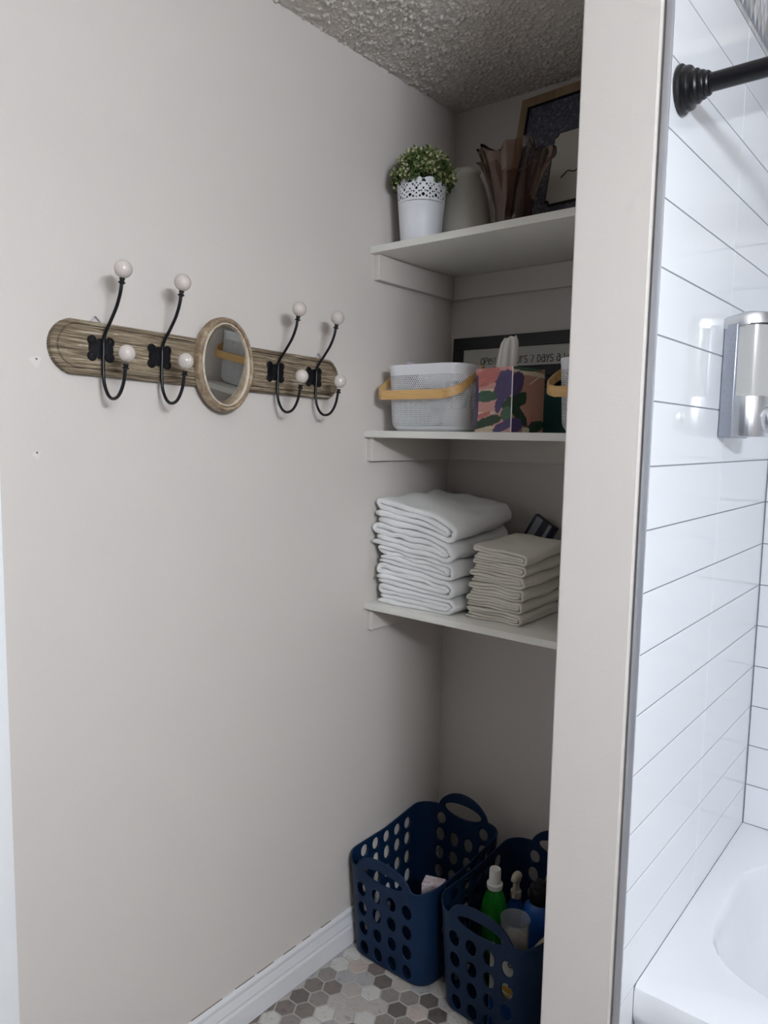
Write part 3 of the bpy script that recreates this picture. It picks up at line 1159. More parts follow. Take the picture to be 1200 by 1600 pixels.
# ================================================================== MIDDLE SHELF THINGS
# --- black framed sign
sg = empty('framed_sign', (0.025, -0.036, Z2 + 0.0008), (R(-3), 0, 0))
tag(sg, 'black framed bathroom sign leaning at the back of the middle shelf', 'sign')
SW, SH, SB = 0.515, 0.2865, 0.036
box('frame_bar', 0, SW, 0, 0.016, SH - SB, SH, 'black_frame', sg, 0.001)
box('frame_bar', 0, SW, 0, 0.016, 0, SB, 'black_frame', sg, 0.001)
box('frame_bar', 0, SB, 0.0002, 0.0158, SB + .0002, SH - SB - .0002, 'black_frame', sg, 0.001)
box('frame_bar', SW - SB, SW, 0.0002, 0.0158, SB + .0002, SH - SB - .0002, 'black_frame', sg, 0.001)
box('sign_panel', SB - 0.002, SW - SB + 0.002, 0.006, 0.009, 0.199, SH - SB + 0.002, 'sign_paper', sg)
box('sign_panel', SB - 0.002, SW - SB + 0.002, 0.006, 0.009, SB - 0.002, 0.1955, 'sign_dark', sg)
box('rule_line', SB - 0.002, SW - SB + 0.002, 0.0056, 0.0088, 0.1956, 0.1988, 'white_line', sg)


def arc(cx, cz, rx, rz, a0, a1, n=14):
    return [(cx + rx * math.cos(R(a0 + (a1 - a0) * k / n)), cz + rz * math.sin(R(a0 + (a1 - a0) * k / n))) for k in range(n + 1)]


GL = {
    'O': (0.55, [arc(.27, .45, .25, .45, 90, 450, 22)]),
    'P': (0.52, [[(.05, -.05), (.06, .95)], arc(.06, .68, .42, .27, 90, -90)]),
    'e': (0.52, [[(.05, .45), (.46, .5)] + arc(.26, .42, .22, .40, 15, 320, 20)]),
    'N': (0.55, [[(.05, 0), (.07, .9), (.45, .02), (.48, .95)]]),
    '2': (0.5, [arc(.25, .7, .2, .25, 160, -20) + [(.04, .02), (.46, .02)]]),
    '4': (0.5, [[(.38, 0), (.38, .95), (.03, .3), (.48, .3)]]),
    'H': (0.55, [[(.06, 0), (.06, .95)], [(.48, 0), (.48, .95)], [(.06, .5), (.48, .52)]]),
    'U': (0.55, [[(.05, .95)] + arc(.26, .28, .21, .27, 180, 360) + [(.48, .95)]]),
    'r': (0.45, [[(.06, 0), (.06, .9)], [(.06, .62)] + arc(.25, .62, .17, .26, 150, 40, 8)]),
    'S': (0.5, [arc(.25, .7, .2, .23, 30, 250, 12) + arc(.25, .24, .21, .24, 80, -150, 12)]),
    '7': (0.5, [[(.04, .92), (.46, .92), (.16, -.02)]]),
    'D': (0.58, [[(.06, 0), (.06, .95)], [(.06, .95)] + arc(.06, .475, .45, .475, 85, -85, 14) + [(.06, 0)]]),
    'a': (0.52, [arc(.24, .32, .2, .32, 40, 330, 18), [(.08, .82)] + arc(.26, .66, .19, .26, 110, 0, 8) + [(.46, 0)]]),
    'Y': (0.52, [[(.03, .95), (.25, .48)], [(.48, .95), (.16, -.05)]]),
    'W': (0.75, [[(.03, .95), (.2, 0), (.37, .7), (.54, 0), (.72, .95)]]),
    'K': (0.55, [[(.06, 0), (.06, .95)], [(.48, .95), (.08, .42), (.5, 0)]]),
}


def lettering(txt, x, z, h, track, y, th):
    V, F = [], []
    for c_ in txt:
        if c_ == ' ':
            x += h * 0.40
            continue
        w_, strokes = GL[c_]
        for s in strokes:
            pts = [Vector((x + a * h, 0, z + b * h)) for a, b in s]
            for i, p in enumerate(pts):
                t = (pts[min(i + 1, len(pts) - 1)] - pts[max(0, i - 1)])
                t = t.normalized() if t.length > 1e-9 else Vector((1, 0, 0))
                nn = Vector((-t.z, 0, t.x)) * th / 2
                V += [(p.x + nn.x, y, p.z + nn.z), (p.x - nn.x, y, p.z - nn.z)]
                if i:
                    b = len(V) - 4
                    F.append((b, b + 1, b + 3, b + 2))
        x += h * (w_ + track)
    return V, F, x


V, F, xe = lettering('OPeN 24 HOUrS 7 DaYS a WeeK', 0.099, 0.2035, 0.0215, 0.075, 0.0054, 0.0022)
print('text end', xe)
t_ = mesh('lettering', V, F, 'ink', sg, None, fix=False)
so = t_.modifiers.new('thick', 'SOLIDIFY'); so.thickness = 0.0004

# --- perforated baskets
BW, BD, BH, BR = 0.242, 0.240, 0.1725, 0.052


def rrect_path(w_, d_, r, ds_):
    """closed rounded rectangle as list of (x,y,nx,ny), uniform in arc length; starts mid front, goes counter-clockwise"""
    segs = []
    hw, hd = w_ / 2, d_ / 2
    segs.append(('l', (0, -hd), (hw - r, -hd)))
    segs.append(('a', (hw - r, -hd + r), -90))
    segs.append(('l', (hw, -hd + r), (hw, hd - r)))
    segs.append(('a', (hw - r, hd - r), 0))
    segs.append(('l', (hw - r, hd), (-hw + r, hd)))
    segs.append(('a', (-hw + r, hd - r), 90))
    segs.append(('l', (-hw, hd - r), (-hw, -hd + r)))
    segs.append(('a', (-hw + r, -hd + r), 180))
    segs.append(('l', (-hw + r, -hd), (0, -hd)))
    L = [(math.dist(s[1], s[2]) if s[0] == 'l' else r * PI / 2) for s in segs]
    tot = sum(L)

    def at(s):
        s %= tot
        for sg_, l in zip(segs, L):
            if s <= l:
                if sg_[0] == 'l':
                    t = s / l if l else 0
                    a, b = sg_[1], sg_[2]
                    dx, dy = b[0] - a[0], b[1] - a[1]
                    q = math.hypot(dx, dy) or 1
                    return (a[0] + dx * t, a[1] + dy * t, dy / q, -dx / q)
                a = R(sg_[2]) + s / r
                return (sg_[1][0] + r * math.cos(a), sg_[1][1] + r * math.sin(a), math.cos(a), math.sin(a))
            s -= l
        return at(0)
    return at, tot


bat, btot = rrect_path(BW, BD, BR, 0)


def boff(z):
    """inward offset of the wall at height z"""
    o_ = 0.009 * (1 - z / BH)
    rb = 0.026
    if z < rb:
        q = rb - z
        o_ += rb - math.sqrt(max(0, rb * rb - q * q))
    return o_


def bpt(s, z):
    x, y, nx, ny = bat(s)
    o_ = boff(z)
    return (x - nx * o_, y - ny * o_, z)


def basket_mesh():
    V, F = [], []
    # perforated wall, rows of staggered cells each with an eight-sided hole
    ncol = int(btot / 0.0064)
    cwid = btot / ncol
    zr0, zr1 = 0.012, 0.146
    nrow = 28
    rh = (zr1 - zr0) / nrow
    rad = 0.0021
    for j in range(nrow):
        zc = zr0 + rh * (j + .5)
        for i in range(ncol):
            sc_ = cwid * (i + (0.5 if j % 2 else 0))
            b = len(V)
            for (a, c_) in ((-1, -1), (0, -1), (1, -1), (1, 0), (1, 1), (0, 1), (-1, 1), (-1, 0)):
                V.append(bpt(sc_ + a * cwid / 2, zc + c_ * rh / 2))
            for q in range(8):
                t = R(-135 + 45 * q)
                V.append(bpt(sc_ + rad * math.cos(t), zc + rad * math.sin(t)))
            for q in range(8):
                F.append((b + q, b + (q + 1) % 8, b + 8 + (q + 1) % 8, b + 8 + q))
    me = bpy.data.meshes.new('basket_wall')
    me.from_pydata(V, [], F)
    smooth(me)
    # solid foot and rim
    ns_ = 96
    V2, F2 = [], []
    lev = [(0.0008, 0), (0.0015, 0), (0.004, 0), (0.008, 0), (0.012, 0)]
    for z, e in lev:
        V2 += [bpt(btot * k / ns_, z) for k in range(ns_)]
    for L in range(len(lev) - 1):
        for i in range(ns_):
            k = (i + 1) % ns_
            F2.append((L * ns_ + i, L * ns_ + k, (L + 1) * ns_ + k, (L + 1) * ns_ + i))
    F2.append(tuple(range(ns_)))
    me2 = bpy.data.meshes.new('basket_foot')
    me2.from_pydata(V2, [], F2)
    smooth(me2, True, 50)
    V3, F3 = [], []
    lev = [(0.146, 0.0), (0.165, 0.0006), (0.171, 0.0012), (0.1725, 0.0004), (0.172, -0.0016), (0.166, -0.0022), (0.146, -0.0018)]
    for z, e in lev:
        for k in range(ns_):
            x, y, nx, ny = bat(btot * k / ns_)
            o_ = -boff(z) + e
            V3.append((x + nx * o_, y + ny * o_, z))
    for L in range(len(lev) - 1):
        for i in range(ns_):
            k = (i + 1) % ns_
            F3.append((L * ns_ + i, L * ns_ + k, (L + 1) * ns_ + k, (L + 1) * ns_ + i))
    me3 = bpy.data.meshes.new('basket_rim')
    me3.from_pydata(V3, [], F3)
    smooth(me3, True, 50)
    return me, me2, me3


BM = basket_mesh()
for m_ in BM:
    m_.materials.append(MATS['white_metal'])


def make_basket(loc, rz, label, droop=R(27)):
    b = empty('perforated_basket', loc, (0, 0, rz))
    tag(b, label, 'basket', 'white perforated baskets')
    for nm, m_ in zip(('mesh_wall', 'base', 'rim'), BM):
        inst(nm, m_, b, (0, 0, 0))
    # bent wooden handle, pivots at the middle of the two sides
    hl_, hr_, ln, r_ = BW / 2 + 0.020, BW / 2 + 0.005, 0.152, 0.048
    path = [(-BW / 2 - 0.0025, 0.0), (-BW / 2 - 0.010, -0.03), (-hl_, -0.065), (-hl_, -(ln - r_))]
    for k in range(1, 9):
        a = R(180 + 90 * k / 8)
        path.append((-hl_ + r_ + r_ * math.cos(a), -(ln - r_) + r_ * math.sin(a)))
    for k in range(0, 8):
        a = R(270 + 90 * k / 8)
        path.append((hr_ - r_ + r_ * math.cos(a), -(ln - r_) + r_ * math.sin(a)))
    path += [(hr_, -(ln - r_)), (hr_, -0.065), (BW / 2 + 0.004, -0.03), (BW / 2 + 0.0025, 0.0)]
    path = [(p.x, p.y) for p in spline([(x, y, 0) for x, y in path], 3)]
    V, F = [], []
    wd, tk = 0.0115, 0.0022
    Rd = Matrix.Rotation(droop, 3, 'X')
    for i, (x, y) in enumerate(path):
        a = path[max(0, i - 1)]
        c_ = path[min(len(path) - 1, i + 1)]
        d = Vector((c_[0] - a[0], c_[1] - a[1]))
        d.normalize()
        nn = Vector((d.y, -d.x))
        for (u_, w_) in ((1, 1), (1, -1), (-1, -1), (-1, 1)):
            q = Rd @ Vector((x + nn.x * tk * u_, y + nn.y * tk * u_, 0))
            V.append((q.x, q.y, q.z + 0.163 + wd * w_))
    for i in range(len(path) - 1):
        for k in range(4):
            k2 = (k + 1) % 4
            F.append((i * 4 + k, i * 4 + k2, (i + 1) * 4 + k2, (i + 1) * 4 + k))
    F += [(0, 1, 2, 3), (len(V) - 4, len(V) - 3, len(V) - 2, len(V) - 1)]
    mesh('handle', V, F, 'bamboo', b, 40)
    for s in (-1, 1):
        lathe('pivot', [(0.0045, -0.001), (0.0045, 0.004), (0.003, 0.0055), (0.0003, 0.006)], 'chrome', b, 14, 40,
              T=Matrix.Translation((s * (BW / 2 + 0.0005), 0, 0.163)) @ Matrix.Rotation(R(90 * s), 4, 'Y'))
    return b


make_basket((0.169, -0.272, Z2 + 0.0005), 0, 'white perforated basket with wooden handle standing left of the tissue box')
b2_ = make_basket((0.6555, -0.242, Z2 + 0.0005), 0, 'white perforated basket with wooden handle at the right, mostly hidden by the wall')

# things inside the left basket
o = sphere('wrapped_bundle', (0, 0, 0), 0.03, 'lilac_pack', None, 24, 14, (0.75, 0.6, 1.2))
o.location = (0.091, -0.322, Z2 + 0.150)
for v_ in o.data.vertices:
    q = v_.co
    v_.co = q * (1 + 0.3 * nz(q.x * 70, q.y * 70, q.z * 70))
tag(o, 'lilac printed packet poking over the rim of the left basket', 'packet')
V, F = lathe_data([(0.012, 0), (0.036, 0.003), (0.04, 0.012), (0.04, 0.075), (0.034, 0.09), (0.016, 0.098), (0.014, 0.115), (0.001, 0.116)], 28)
o = mesh('white_bottle', V, F, 'white_plastic', None, 40)
o.location = (0.222, -0.285, Z2 + 0.004)
o.scale = (0.95, 0.95, 0.62)
tag(o, 'white bottle seen through the holes of the left basket', 'bottle')

# --- tissue box
ra = R(-11)
S_ = 0.0595
tb = empty('tissue_box', (0.395, -0.312, Z2 + 0.0006), (0, 0, ra))
tag(tb, 'cube tissue box with pink, purple and green brush pattern', 'tissue box')
TH = 0.1555
pk_ = srgb(214, 158, 152)[:3]
pk2 = srgb(196, 118, 112)[:3]
tan = srgb(176, 140, 118)[:3]
pur = srgb(78, 68, 112)[:3]
grn = srgb(66, 98, 78)[:3]
dgr = srgb(34, 62, 42)[:3]
crm = srgb(226, 210, 186)[:3]
# strokes on the left (front) face and the right face: (face, u, v, a, b, angle, colour)
STK = [
    (0, .30, .86, .36, .12, 12, pk2), (0, .35, .62, .5, .05, 4, crm), (0, .30, .56, .30, .085, 0, grn), (0, .30, .30, .34, .02, 2, crm), (0, .2, .26, .2, .035, 15, pk2),
    (0, .35, .16, .34, .075, 14, dgr), (0, .45, .03, .4, .06, 6, crm), (0, .80, .72, .26, .20, 55, pur), (0, .68, .46, .09, .17, -25, pur), (0, .92, .42, .16, .11, 30, dgr),
    (0, .86, .27, .14, .1, 40, grn), (0, .80, .10, .28, .07, 20, pur), (0, .03, .5, .05, .4, 0, pur),
    (1, .5, .92, .55, .035, -4, crm), (1, .45, .99, .4, .04, 0, grn), (1, .10, .72, .26, .14, 50, pur), (1, .14, .46, .32, .10, 25, dgr), (1, .20, .28, .30, .09, -35, dgr),
    (1, .08, .10, .24, .11, 10, pur), (1, .68, .08, .30, .09, 12, dgr), (1, .45, .03, .1, .05, 0, crm), (1, .72, .83, .2, .012, 28, crm), (1, .6, .2, .14, .03, 50, pk2),
]
N1, N2 = 64, 84
V, F, C = [], [], []
for face in range(4):
    for j in range(N2 + 1):
        for i in range(N1 + 1):
            u_, v_ = i / N1, j / N2
            a = -1 + 2 * u_
            p = {0: (a * S_, -S_), 1: (S_, a * S_), 2: (-a * S_, S_), 3: (-S_, -a * S_)}[face]
            V.append((p[0], p[1], v_ * TH))
            base = pk_ if face % 2 == 0 else tan
            if face % 2 == 1:
                base = srgb(186, 140, 122)[:3]
            col = base
            for (fc, su, sv, sa, sb, an, cc) in STK:
                if fc != face % 2:
                    continue
                du, dv_ = (u_ - su), (v_ - sv)
                ca, sa_ = math.cos(R(an)), math.sin(R(an))
                x_ = (du * ca + dv_ * 1.25 * sa_) / (sa * 1.12)
                y_ = (-du * sa_ + dv_ * 1.25 * ca) / (sb * 1.3)
                e = 0.38 * nz(u_ * 9 + fc * 7, v_ * 9, su * 11) + 0.22 * nz(x_ * 2, y_ * 9, sv * 13)
                if abs(x_) ** 2.4 + abs(y_) ** 2.4 < 1 + e:
                    sh = 1 + 0.30 * nz(x_ * 1.6, y_ * 7, su * 17 + sv)
                    col = tuple(max(0, min(1, c_ * sh)) for c_ in cc)
            edge = 0.022
            if (face == 0 and u_ > 1 - edge) or (face == 1 and u_ < edge * .5):
                col = srgb(235, 232, 235)[:3]
            C.append((*col, 1))
    b = face * (N1 + 1) * (N2 + 1)
    for j in range(N2):
        for i in range(N1):
            q = b + j * (N1 + 1) + i
            F.append((q, q + 1, q + N1 + 2, q + N1 + 1))
me = bpy.data.meshes.new('carton')
me.from_pydata(V, [], F)
ca_ = me.color_attributes.new('print', 'FLOAT_COLOR', 'POINT')
ca_.data.foreach_set('color', [x for c_ in C for x in c_])
link('carton', me, 'tissue_print', tb)
# top with oval opening
V, F = [], []
n = 40
for k in range(n):
    t = 2 * PI * k / n
    c_, s = math.cos(t), math.sin(t)
    q = S_ / max(abs(c_), abs(s))
    V.append((c_ * q, s * q, TH))
for k in range(n):
    t = 2 * PI * k / n
    V.append((0.034 * math.cos(t), 0.022 * math.sin(t), TH + 0.0003))
F = [(k, (k + 1) % n, n + (k + 1) % n, n + k) for k in range(n)]
pmat('carton_top', srgb(86, 112, 92), 0.4, var=(30, srgb(196, 130, 124), 1.0))
mesh('carton_top', V, F, 'carton_top', tb)
box('carton_base', -S_ + .001, S_ - .001, -S_ + .001, S_ - .001, 0.0002, 0.001, 'white_plastic', tb)
# tissue sheet: pleated fan
V, F = [], []
nu_, nv_ = 64, 16
for j in range(nv_ + 1):
    t = j / nv_
    for i in range(nu_):
        a = 2 * PI * i / nu_
        wx = 0.026 * (1 - 0.22 * t) * (1 - 0.30 * max(0, t - 0.85) / 0.15)
        wy = 0.011 * (1 - 0.45 * t)
        pl = 1 + 0.28 * math.sin(7 * a + 1.5 * t) * (0.4 + 0.6 * t)
        hh_ = -0.018 + t * (0.096 + 0.004 * math.sin(a + 1) + 0.0015 * math.sin(5 * a))
        lean = 0.010 * t
        V.append((wx * math.cos(a) * (1 + 0.06 * math.sin(9 * a)) + lean, wy * math.sin(a) * pl + 0.006 * math.sin(3 * t + a) * t, TH + hh_))
for j in range(nv_):
    for i in range(nu_):
        k = (i + 1) % nu_
        F.append((j * nu_ + i, j * nu_ + k, (j + 1) * nu_ + k, (j + 1) * nu_ + i))
F.append(tuple(range(nv_ * nu_, (nv_ + 1) * nu_)))
th_ = mesh('tissue_sheet', V, F, 'tissue', tb, 60)
th_.rotation_euler = (0, 0, R(40))
th_.location = (-0.012, -0.006, 0)

# --- teal box behind, dark pack on it
o = box('teal_box', -0.06, 0.06, -0.045, 0.045, 0, 0.115, 'teal_box', None, 0.002, 2)
o.location = (0.462, -0.150, Z2 + 0.0006)
tag(o, 'dark teal carton between tissue box and right basket', 'box')
sp_ = empty('striped_pouch', (0.437, -0.155, Z2 + 0.1164))
tag(sp_, 'navy and grey pouch lying on the teal carton', 'pouch')
mesh('pouch_body', *sphere_data((0, 0, 0.019), 0.03, 24, 12, (0.85, 1.2, 0.62)), 'navy_pack', sp_, 180)
V, F = [], []
for k in range(25):
    t = PI * k / 24
    for s in (-0.006, 0.006):
        q = Vector((-0.85 * 0.0303 * math.cos(t) * 0.98, s - 0.018, 0.019 + 0.62 * 0.0303 * math.sin(t)))
        V.append(q)
for k in range(24):
    F.append((2 * k, 2 * k + 1, 2 * k + 3, 2 * k + 2))
mesh('pouch_stripe', V, F, 'grey_pack', sp_, 60, fix=False)
# ================================================================== BOTTOM SHELF: TOWELS
def towel(name, x0, y0, zb_, W, D, t, seed, mat, shape, flip=False):
    """nested-fold towel: ribbon path in x-z, extruded in y; shape(x,y,z)->z scales the stack"""
    rr = random.Random(seed)
    path = []

    def line(xa, xb, z, n=16):
        for k in range(n + 1):
            path.append((xa + (xb - xa) * k / n, z))

    def turn(cx_, cz_, r, a0, a1, n=9):
        for k in range(1, n):
            a = R(a0 + (a1 - a0) * k / n)
            path.append((cx_ + r * math.cos(a) * 0.9, cz_ + r * math.sin(a)))
    e1, e2 = rr.uniform(0.0, 0.012), rr.uniform(0.0, 0.012)
    line(e1, W - 1.9 * t, 0.5 * t)
    turn(W - 1.9 * t, 2 * t, 1.5 * t, -90, 90)
    line(W - 1.9 * t, t * 0.9, 3.5 * t)
    turn(t * 0.9, 3 * t, 0.5 * t, 90, 270, 7)
    line(t * 0.9, W - 2.3 * t, 2.5 * t)
    turn(W - 2.3 * t, 2 * t, 0.5 * t, 90, -90, 7)
    line(W - 2.3 * t, e2 + 0.004, 1.5 * t)
    n_ = len(path)
    ny = 22
    ys = [0, 0.0012, 0.004] + [0.004 + (D - 0.008) * k / ny for k in range(1, ny)] + [D - 0.004, D - 0.0012, D]
    th = [0.35, 0.75, 1.0] + [1.0] * (ny - 1) + [1.0, 0.75, 0.35]
    V, F = [], []
    sd = seed * 3.7
    for iy, y in enumerate(ys):
        hh = t * 0.5 * 0.94 * th[iy]
        ring = []
        for i, (x, z) in enumerate(path):
            a = path[max(0, i - 1)]
            b = path[min(n_ - 1, i + 1)]
            dx, dz = b[0] - a[0], b[1] - a[1]
            L = math.hypot(dx, dz) or 1
            nx_, nz__ = -dz / L, dx / L
            edge = (0.7 if i in (0, n_ - 1) else 1)
            ring.append((x + nx_ * hh * edge, z + nz__ * hh * edge, x, z))
        for i in range(n_ - 1, -1, -1):
            x, z = path[i]
            px, pz, _, _ = ring[i]
            ring.append((2 * x - px, 2 * z - pz, x, z))
        for (x, z, xc, zc) in ring:
            fz_ = max(0.0, min(1.0, z / (4 * t)))
            xq = x0 + ((W - xc) if flip else xc)
            n0_ = nz(xq * 15 + sd, (y0 + y) * 12, 1.3) if zb_ > 0 else 0.0
            n1_ = nz(xq * 15 + sd + 3.7, (y0 + y) * 12, 1.3)
            wob = t * (0.62 * ((1 - fz_) * n0_ + fz_ * n1_) + 0.05 * nz(xc * 60 + sd, y * 40, zc * 90) + 0.35 * math.sin(PI * fz_) * nz(xc * 22 + sd, y * 9, zc * 40))
            jx = 0.008 * nz(y * 10 + sd, zc * 60, 3.3)
            # front edge is not straight: layers set back a little
            jy = 0.010 * nz(xc * 18 + sd, zc * 80, 9.1) * (1 if y < D / 2 else -1)
            X = x0 + ((W - x) if flip else x) + jx
            Y = y0 + y + jy
            Z = z + wob
            V.append((X, Y, max(0.0, shape(X, Y, max(0.0, zb_ + Z)))))
    m2 = 2 * n_
    for j in range(len(ys) - 1):
        for i in range(m2):
            k = (i + 1) % m2
            F.append((j * m2 + i, j * m2 + k, (j + 1) * m2 + k, (j + 1) * m2 + i))
    for j in (0, len(ys) - 1):
        for i in range(n_ - 1):
            F.append((j * m2 + i, j * m2 + i + 1, j * m2 + m2 - 2 - i, j * m2 + m2 - 1 - i))
    zmin = min(p[2] for p in V)
    c0 = Vector((x0 + W / 2, y0 + D / 2, Z3 + zmin + 0.0006))
    o_ = mesh(name, [Vector((p[0] - c0.x, p[1] - c0.y, p[2] - zmin)) for p in V], F, mat, None, 180)
    o_.location = c0
    return o_


def shp(x, y, z):
    u_ = (x - 0.03) / 0.26
    q = (y + 0.37) / 0.29
    return z * (1.0 - 0.20 * max(0, u_) ** 1.3 * (1 - 0.55 * q) + 0.03 * q)


names_ = ['folded bath towel at the bottom of the tall white stack', 'second folded bath towel from the bottom of the tall stack',
          'middle folded bath towel of the tall white stack', 'folded bath towel directly under the top towel of the tall stack',
          'folded white bath towel on top of the tall stack']
zc = 0.0
for k in range(5):
    t = (0.0132, 0.0142, 0.0136, 0.0152, 0.0164)[k]
    o = towel('bath_towel', (0.024, 0.020, 0.028, 0.008, 0.015)[k], -0.372 + (0.004, 0, 0.003, -0.004, 0.002)[k], zc, (0.262, 0.266, 0.26, 0.272, 0.272)[k], (0.28, .285, .28, .29, .295)[k], t, 11 + k, 'towel_white', shp)
    tag(o, names_[k], 'towel', 'stacked white bath towels')
    zc += 4 * t + 0.0012


def shw(x, y, z):
    u_ = (x - 0.31) / 0.16
    q = (y + 0.335) / 0.22
    return z * (1.0 - 0.06 * max(0, u_) + 0.10 * q)


wn = ['lowest', 'second lowest', 'third lowest', 'fourth lowest', 'second from the top', 'topmost']
zc = 0.0
for k in range(6):
    t = (0.0078, 0.0076, 0.0078, 0.008, 0.0072, 0.0082)[k]
    o = towel('hand_towel', (0.302, 0.300, 0.302, 0.308, 0.314, 0.316)[k], (-0.338, -0.336, -0.334, -0.332, -0.330, -0.334)[k], zc, (0.166, 0.167, 0.165, 0.162, 0.158, 0.160)[k], 0.215, t, 31 + k, 'cloth_cream', shw)
    tag(o, 'cream folded hand towel, %s of the short stack' % wn[k], 'towel', 'stacked cream hand towels')
    zc += 4 * t + 0.0008

# dark striped packet behind the hand towels
sp = empty('striped_packet', (0.2205, -0.048, Z3 + 0.003), (0, R(30), 0))
tag(sp, 'dark packet with white stripes standing tilted behind the hand towels', 'packet')
box('packet_body', 0, 0.075, -0.012, 0.012, 0, 0.250, 'navy_pack', sp, 0.002, 2)
sp.location.z = Z3 + 0.0006 + 0.075 * 0.5
box('stripe', 0.010, 0.030, -0.0124, -0.0119, 0.002, 0.2498, 'grey_pack', sp)
box('stripe', 0.052, 0.062, -0.0124, -0.0119, 0.002, 0.2498, 'grey_pack', sp)

# ================================================================== LAUNDRY BASKETS
LW, LD, LR = 0.294, 0.390, 0.060
lat, ltot = rrect_path(LW, LD, LR, 0)


def laundry_mesh():
    nu, nv = 380, 82
    hw, hd = LW / 2, LD / 2

    def zone(s):
        """face id and signed offset from face centre"""
        s %= ltot
        lf = LW - 2 * LR
        la = LR * PI / 2
        ls = LD - 2 * LR
        if s <= lf / 2: return ('f', s)
        q = s - lf / 2 - la - ls / 2
        if abs(q) <= ls / 2 + la * .7: return ('r', q)
        q2 = s - (lf / 2 + la + ls + la + lf / 2)
        if abs(q2) <= lf / 2 + la * .55: return ('b', q2)
        q3 = s - (lf / 2 + la + ls + la + lf + la + ls / 2)
        if abs(q3) <= ls / 2 + la * .7: return ('l', q3)
        if s >= ltot - lf / 2 - la * .55: return ('f', s - ltot)
        return ('f', s) if s < lf / 2 + la * .3 else ('c', 0)

    def hrim(s):
        f_, q = zone(s)
        s %= ltot
        b = 0.288
        d = min(s, ltot - s)                       # distance from front centre
        db = abs(s - ltot / 2)
        fr_ = 0.035 * max(0, 1 - (d / 0.092) ** 2) ** 0.6 if d < 0.092 else 0
        bk = 0.056 * max(0, 1 - (db / 0.088) ** 2) ** 0.7 if db < 0.088 else 0
        dip = -0.014 * math.exp(-((d - 0.11) / 0.03) ** 2)
        return b + fr_ + bk + dip + 0.018 * (1 if db < ltot / 4 else 0) * min(1, (ltot / 4 - db) / 0.15 if db < ltot / 4 else 0)
    hl = []
    for rz_ in (0.036, 0.095, 0.154, 0.213):
        for q in (-0.081, -0.027, 0.027, 0.081):
            hl.append(('f', q, rz_, 0.0160, 0.0205))
            hl.append(('b', q, rz_, 0.0160, 0.0205))
        for q in (-0.104, -0.052, 0.0, 0.052, 0.104):
            hl.append(('l', q, rz_, 0.0160, 0.0205))
            hl.append(('r', q, rz_, 0.0160, 0.0205))
    hl.append(('l', -0.104, 0.262, .0160, .0175)); hl.append(('l', 0.052, 0.262, .0160, .0175)); hl.append(('l', -0.052, 0.262, .0160, .0175)); hl.append(('l', 0.0, 0.262, .0160, .0175))
    hl.append(('l', 0.104, 0.262, .0160, .0175))
    for q in (-0.104, -0.052, 0, 0.052, 0.104):
        hl.append(('r', q, 0.262, .0160, .0175))
    hl.append(('f', 0.0, 0.2755, 0.067, 0.0175))
    hl.append(('b', 0.0, 0.310, 0.066, 0.021))
    for q in (-0.078, 0.078): hl.append(('b', q, 0.266, .0160, .0175))
    SZ = []
    for i in range(nu):
        s = ltot * i / nu
        SZ.append((s, hrim(s), zone(s)))

    def pos(s, z, h):
        x, y, nx, ny = lat(s)
        k = 1 - 0.095 * (1 - z / 0.30)
        fx = 0.0
        return Vector((x * k, y * k, z))
    grid = []
    for j in range(nv + 1):
        for i in range(nu):
            s, h, zn = SZ[i]
            grid.append([s, 0.010 + (h - 0.010) * j / nv])

    def inside(zn, z, sc_=1.0):
        for (f_, q, hz, a, b) in hl:
            if f_ == zn[0]:
                r_ = ((zn[1] - q) / a) ** 2 + ((z - hz) / b) ** 2
                if r_ < sc_:
                    return (f_, q, hz, a, b)
        return None
    dead = set()
    for j in range(nv):
        for i in range(nu):
            zn = SZ[i][2]
            s, h, _ = SZ[i]
            zmid = 0.010 + (h - 0.010) * (j + .5) / nv
            zq = (zn[0], zn[1] + ltot / nu / 2)
            if inside(zq, zmid):
                dead.add((i, j))
    F = []
    bnd = {}
    for j in range(nv):
        for i in range(nu):
            if (i, j) in dead:
                for (a, b) in ((i, j), ((i + 1) % nu, j), ((i + 1) % nu, j + 1), (i, j + 1)):
                    bnd.setdefault((a, b), 0)
                    bnd[(a, b)] += 1
            else:
                k = (i + 1) % nu
                F.append((j * nu + i, j * nu + k, (j + 1) * nu + k, (j + 1) * nu + i))
    for (i, j), c_ in bnd.items():
        if c_ < 4:
            g = grid[j * nu + i]
            zn = SZ[i][2]
            best = None
            for (f_, q, hz, a, b) in hl:
                if f_ == zn[0]:
                    r_ = math.sqrt(((zn[1] - q) / a) ** 2 + ((g[1] - hz) / b) ** 2)
                    if 0.6 < r_ < 1.5 and (best is None or abs(r_ - 1) < abs(best[0] - 1)):
                        best = (r_, q, hz)
            if best:
                r_, q, hz = best
                g[0] += (zn[1] - q) * (1 / r_ - 1)
                g[1] = hz + (g[1] - hz) / r_
    V = [pos(s, z, 0) for s, z in grid]
    me = bpy.data.meshes.new('laundry_wall')
    me.from_pydata([tuple(v) for v in V], [], F)
    bm = bmesh.new(); bm.from_mesh(me)
    bmesh.ops.delete(bm, geom=[v for v in bm.verts if not v.link_faces], context='VERTS')
    bmesh.ops.recalc_face_normals(bm, faces=bm.faces)
    bm.to_mesh(me); bm.free()
    smooth(me)
    # base: curved foot
    ns_ = 120
    V2, F2 = [], []
    for k_, z in ((1.0, 0.0105), (0.985, 0.0045), (0.955, 0.0012), (0.9, 0.0008), (0.9, 0.004)):
        for i in range(ns_):
            p = pos(ltot * i / ns_, 0.010, 0)
            V2.append((p.x * k_, p.y * k_, z))
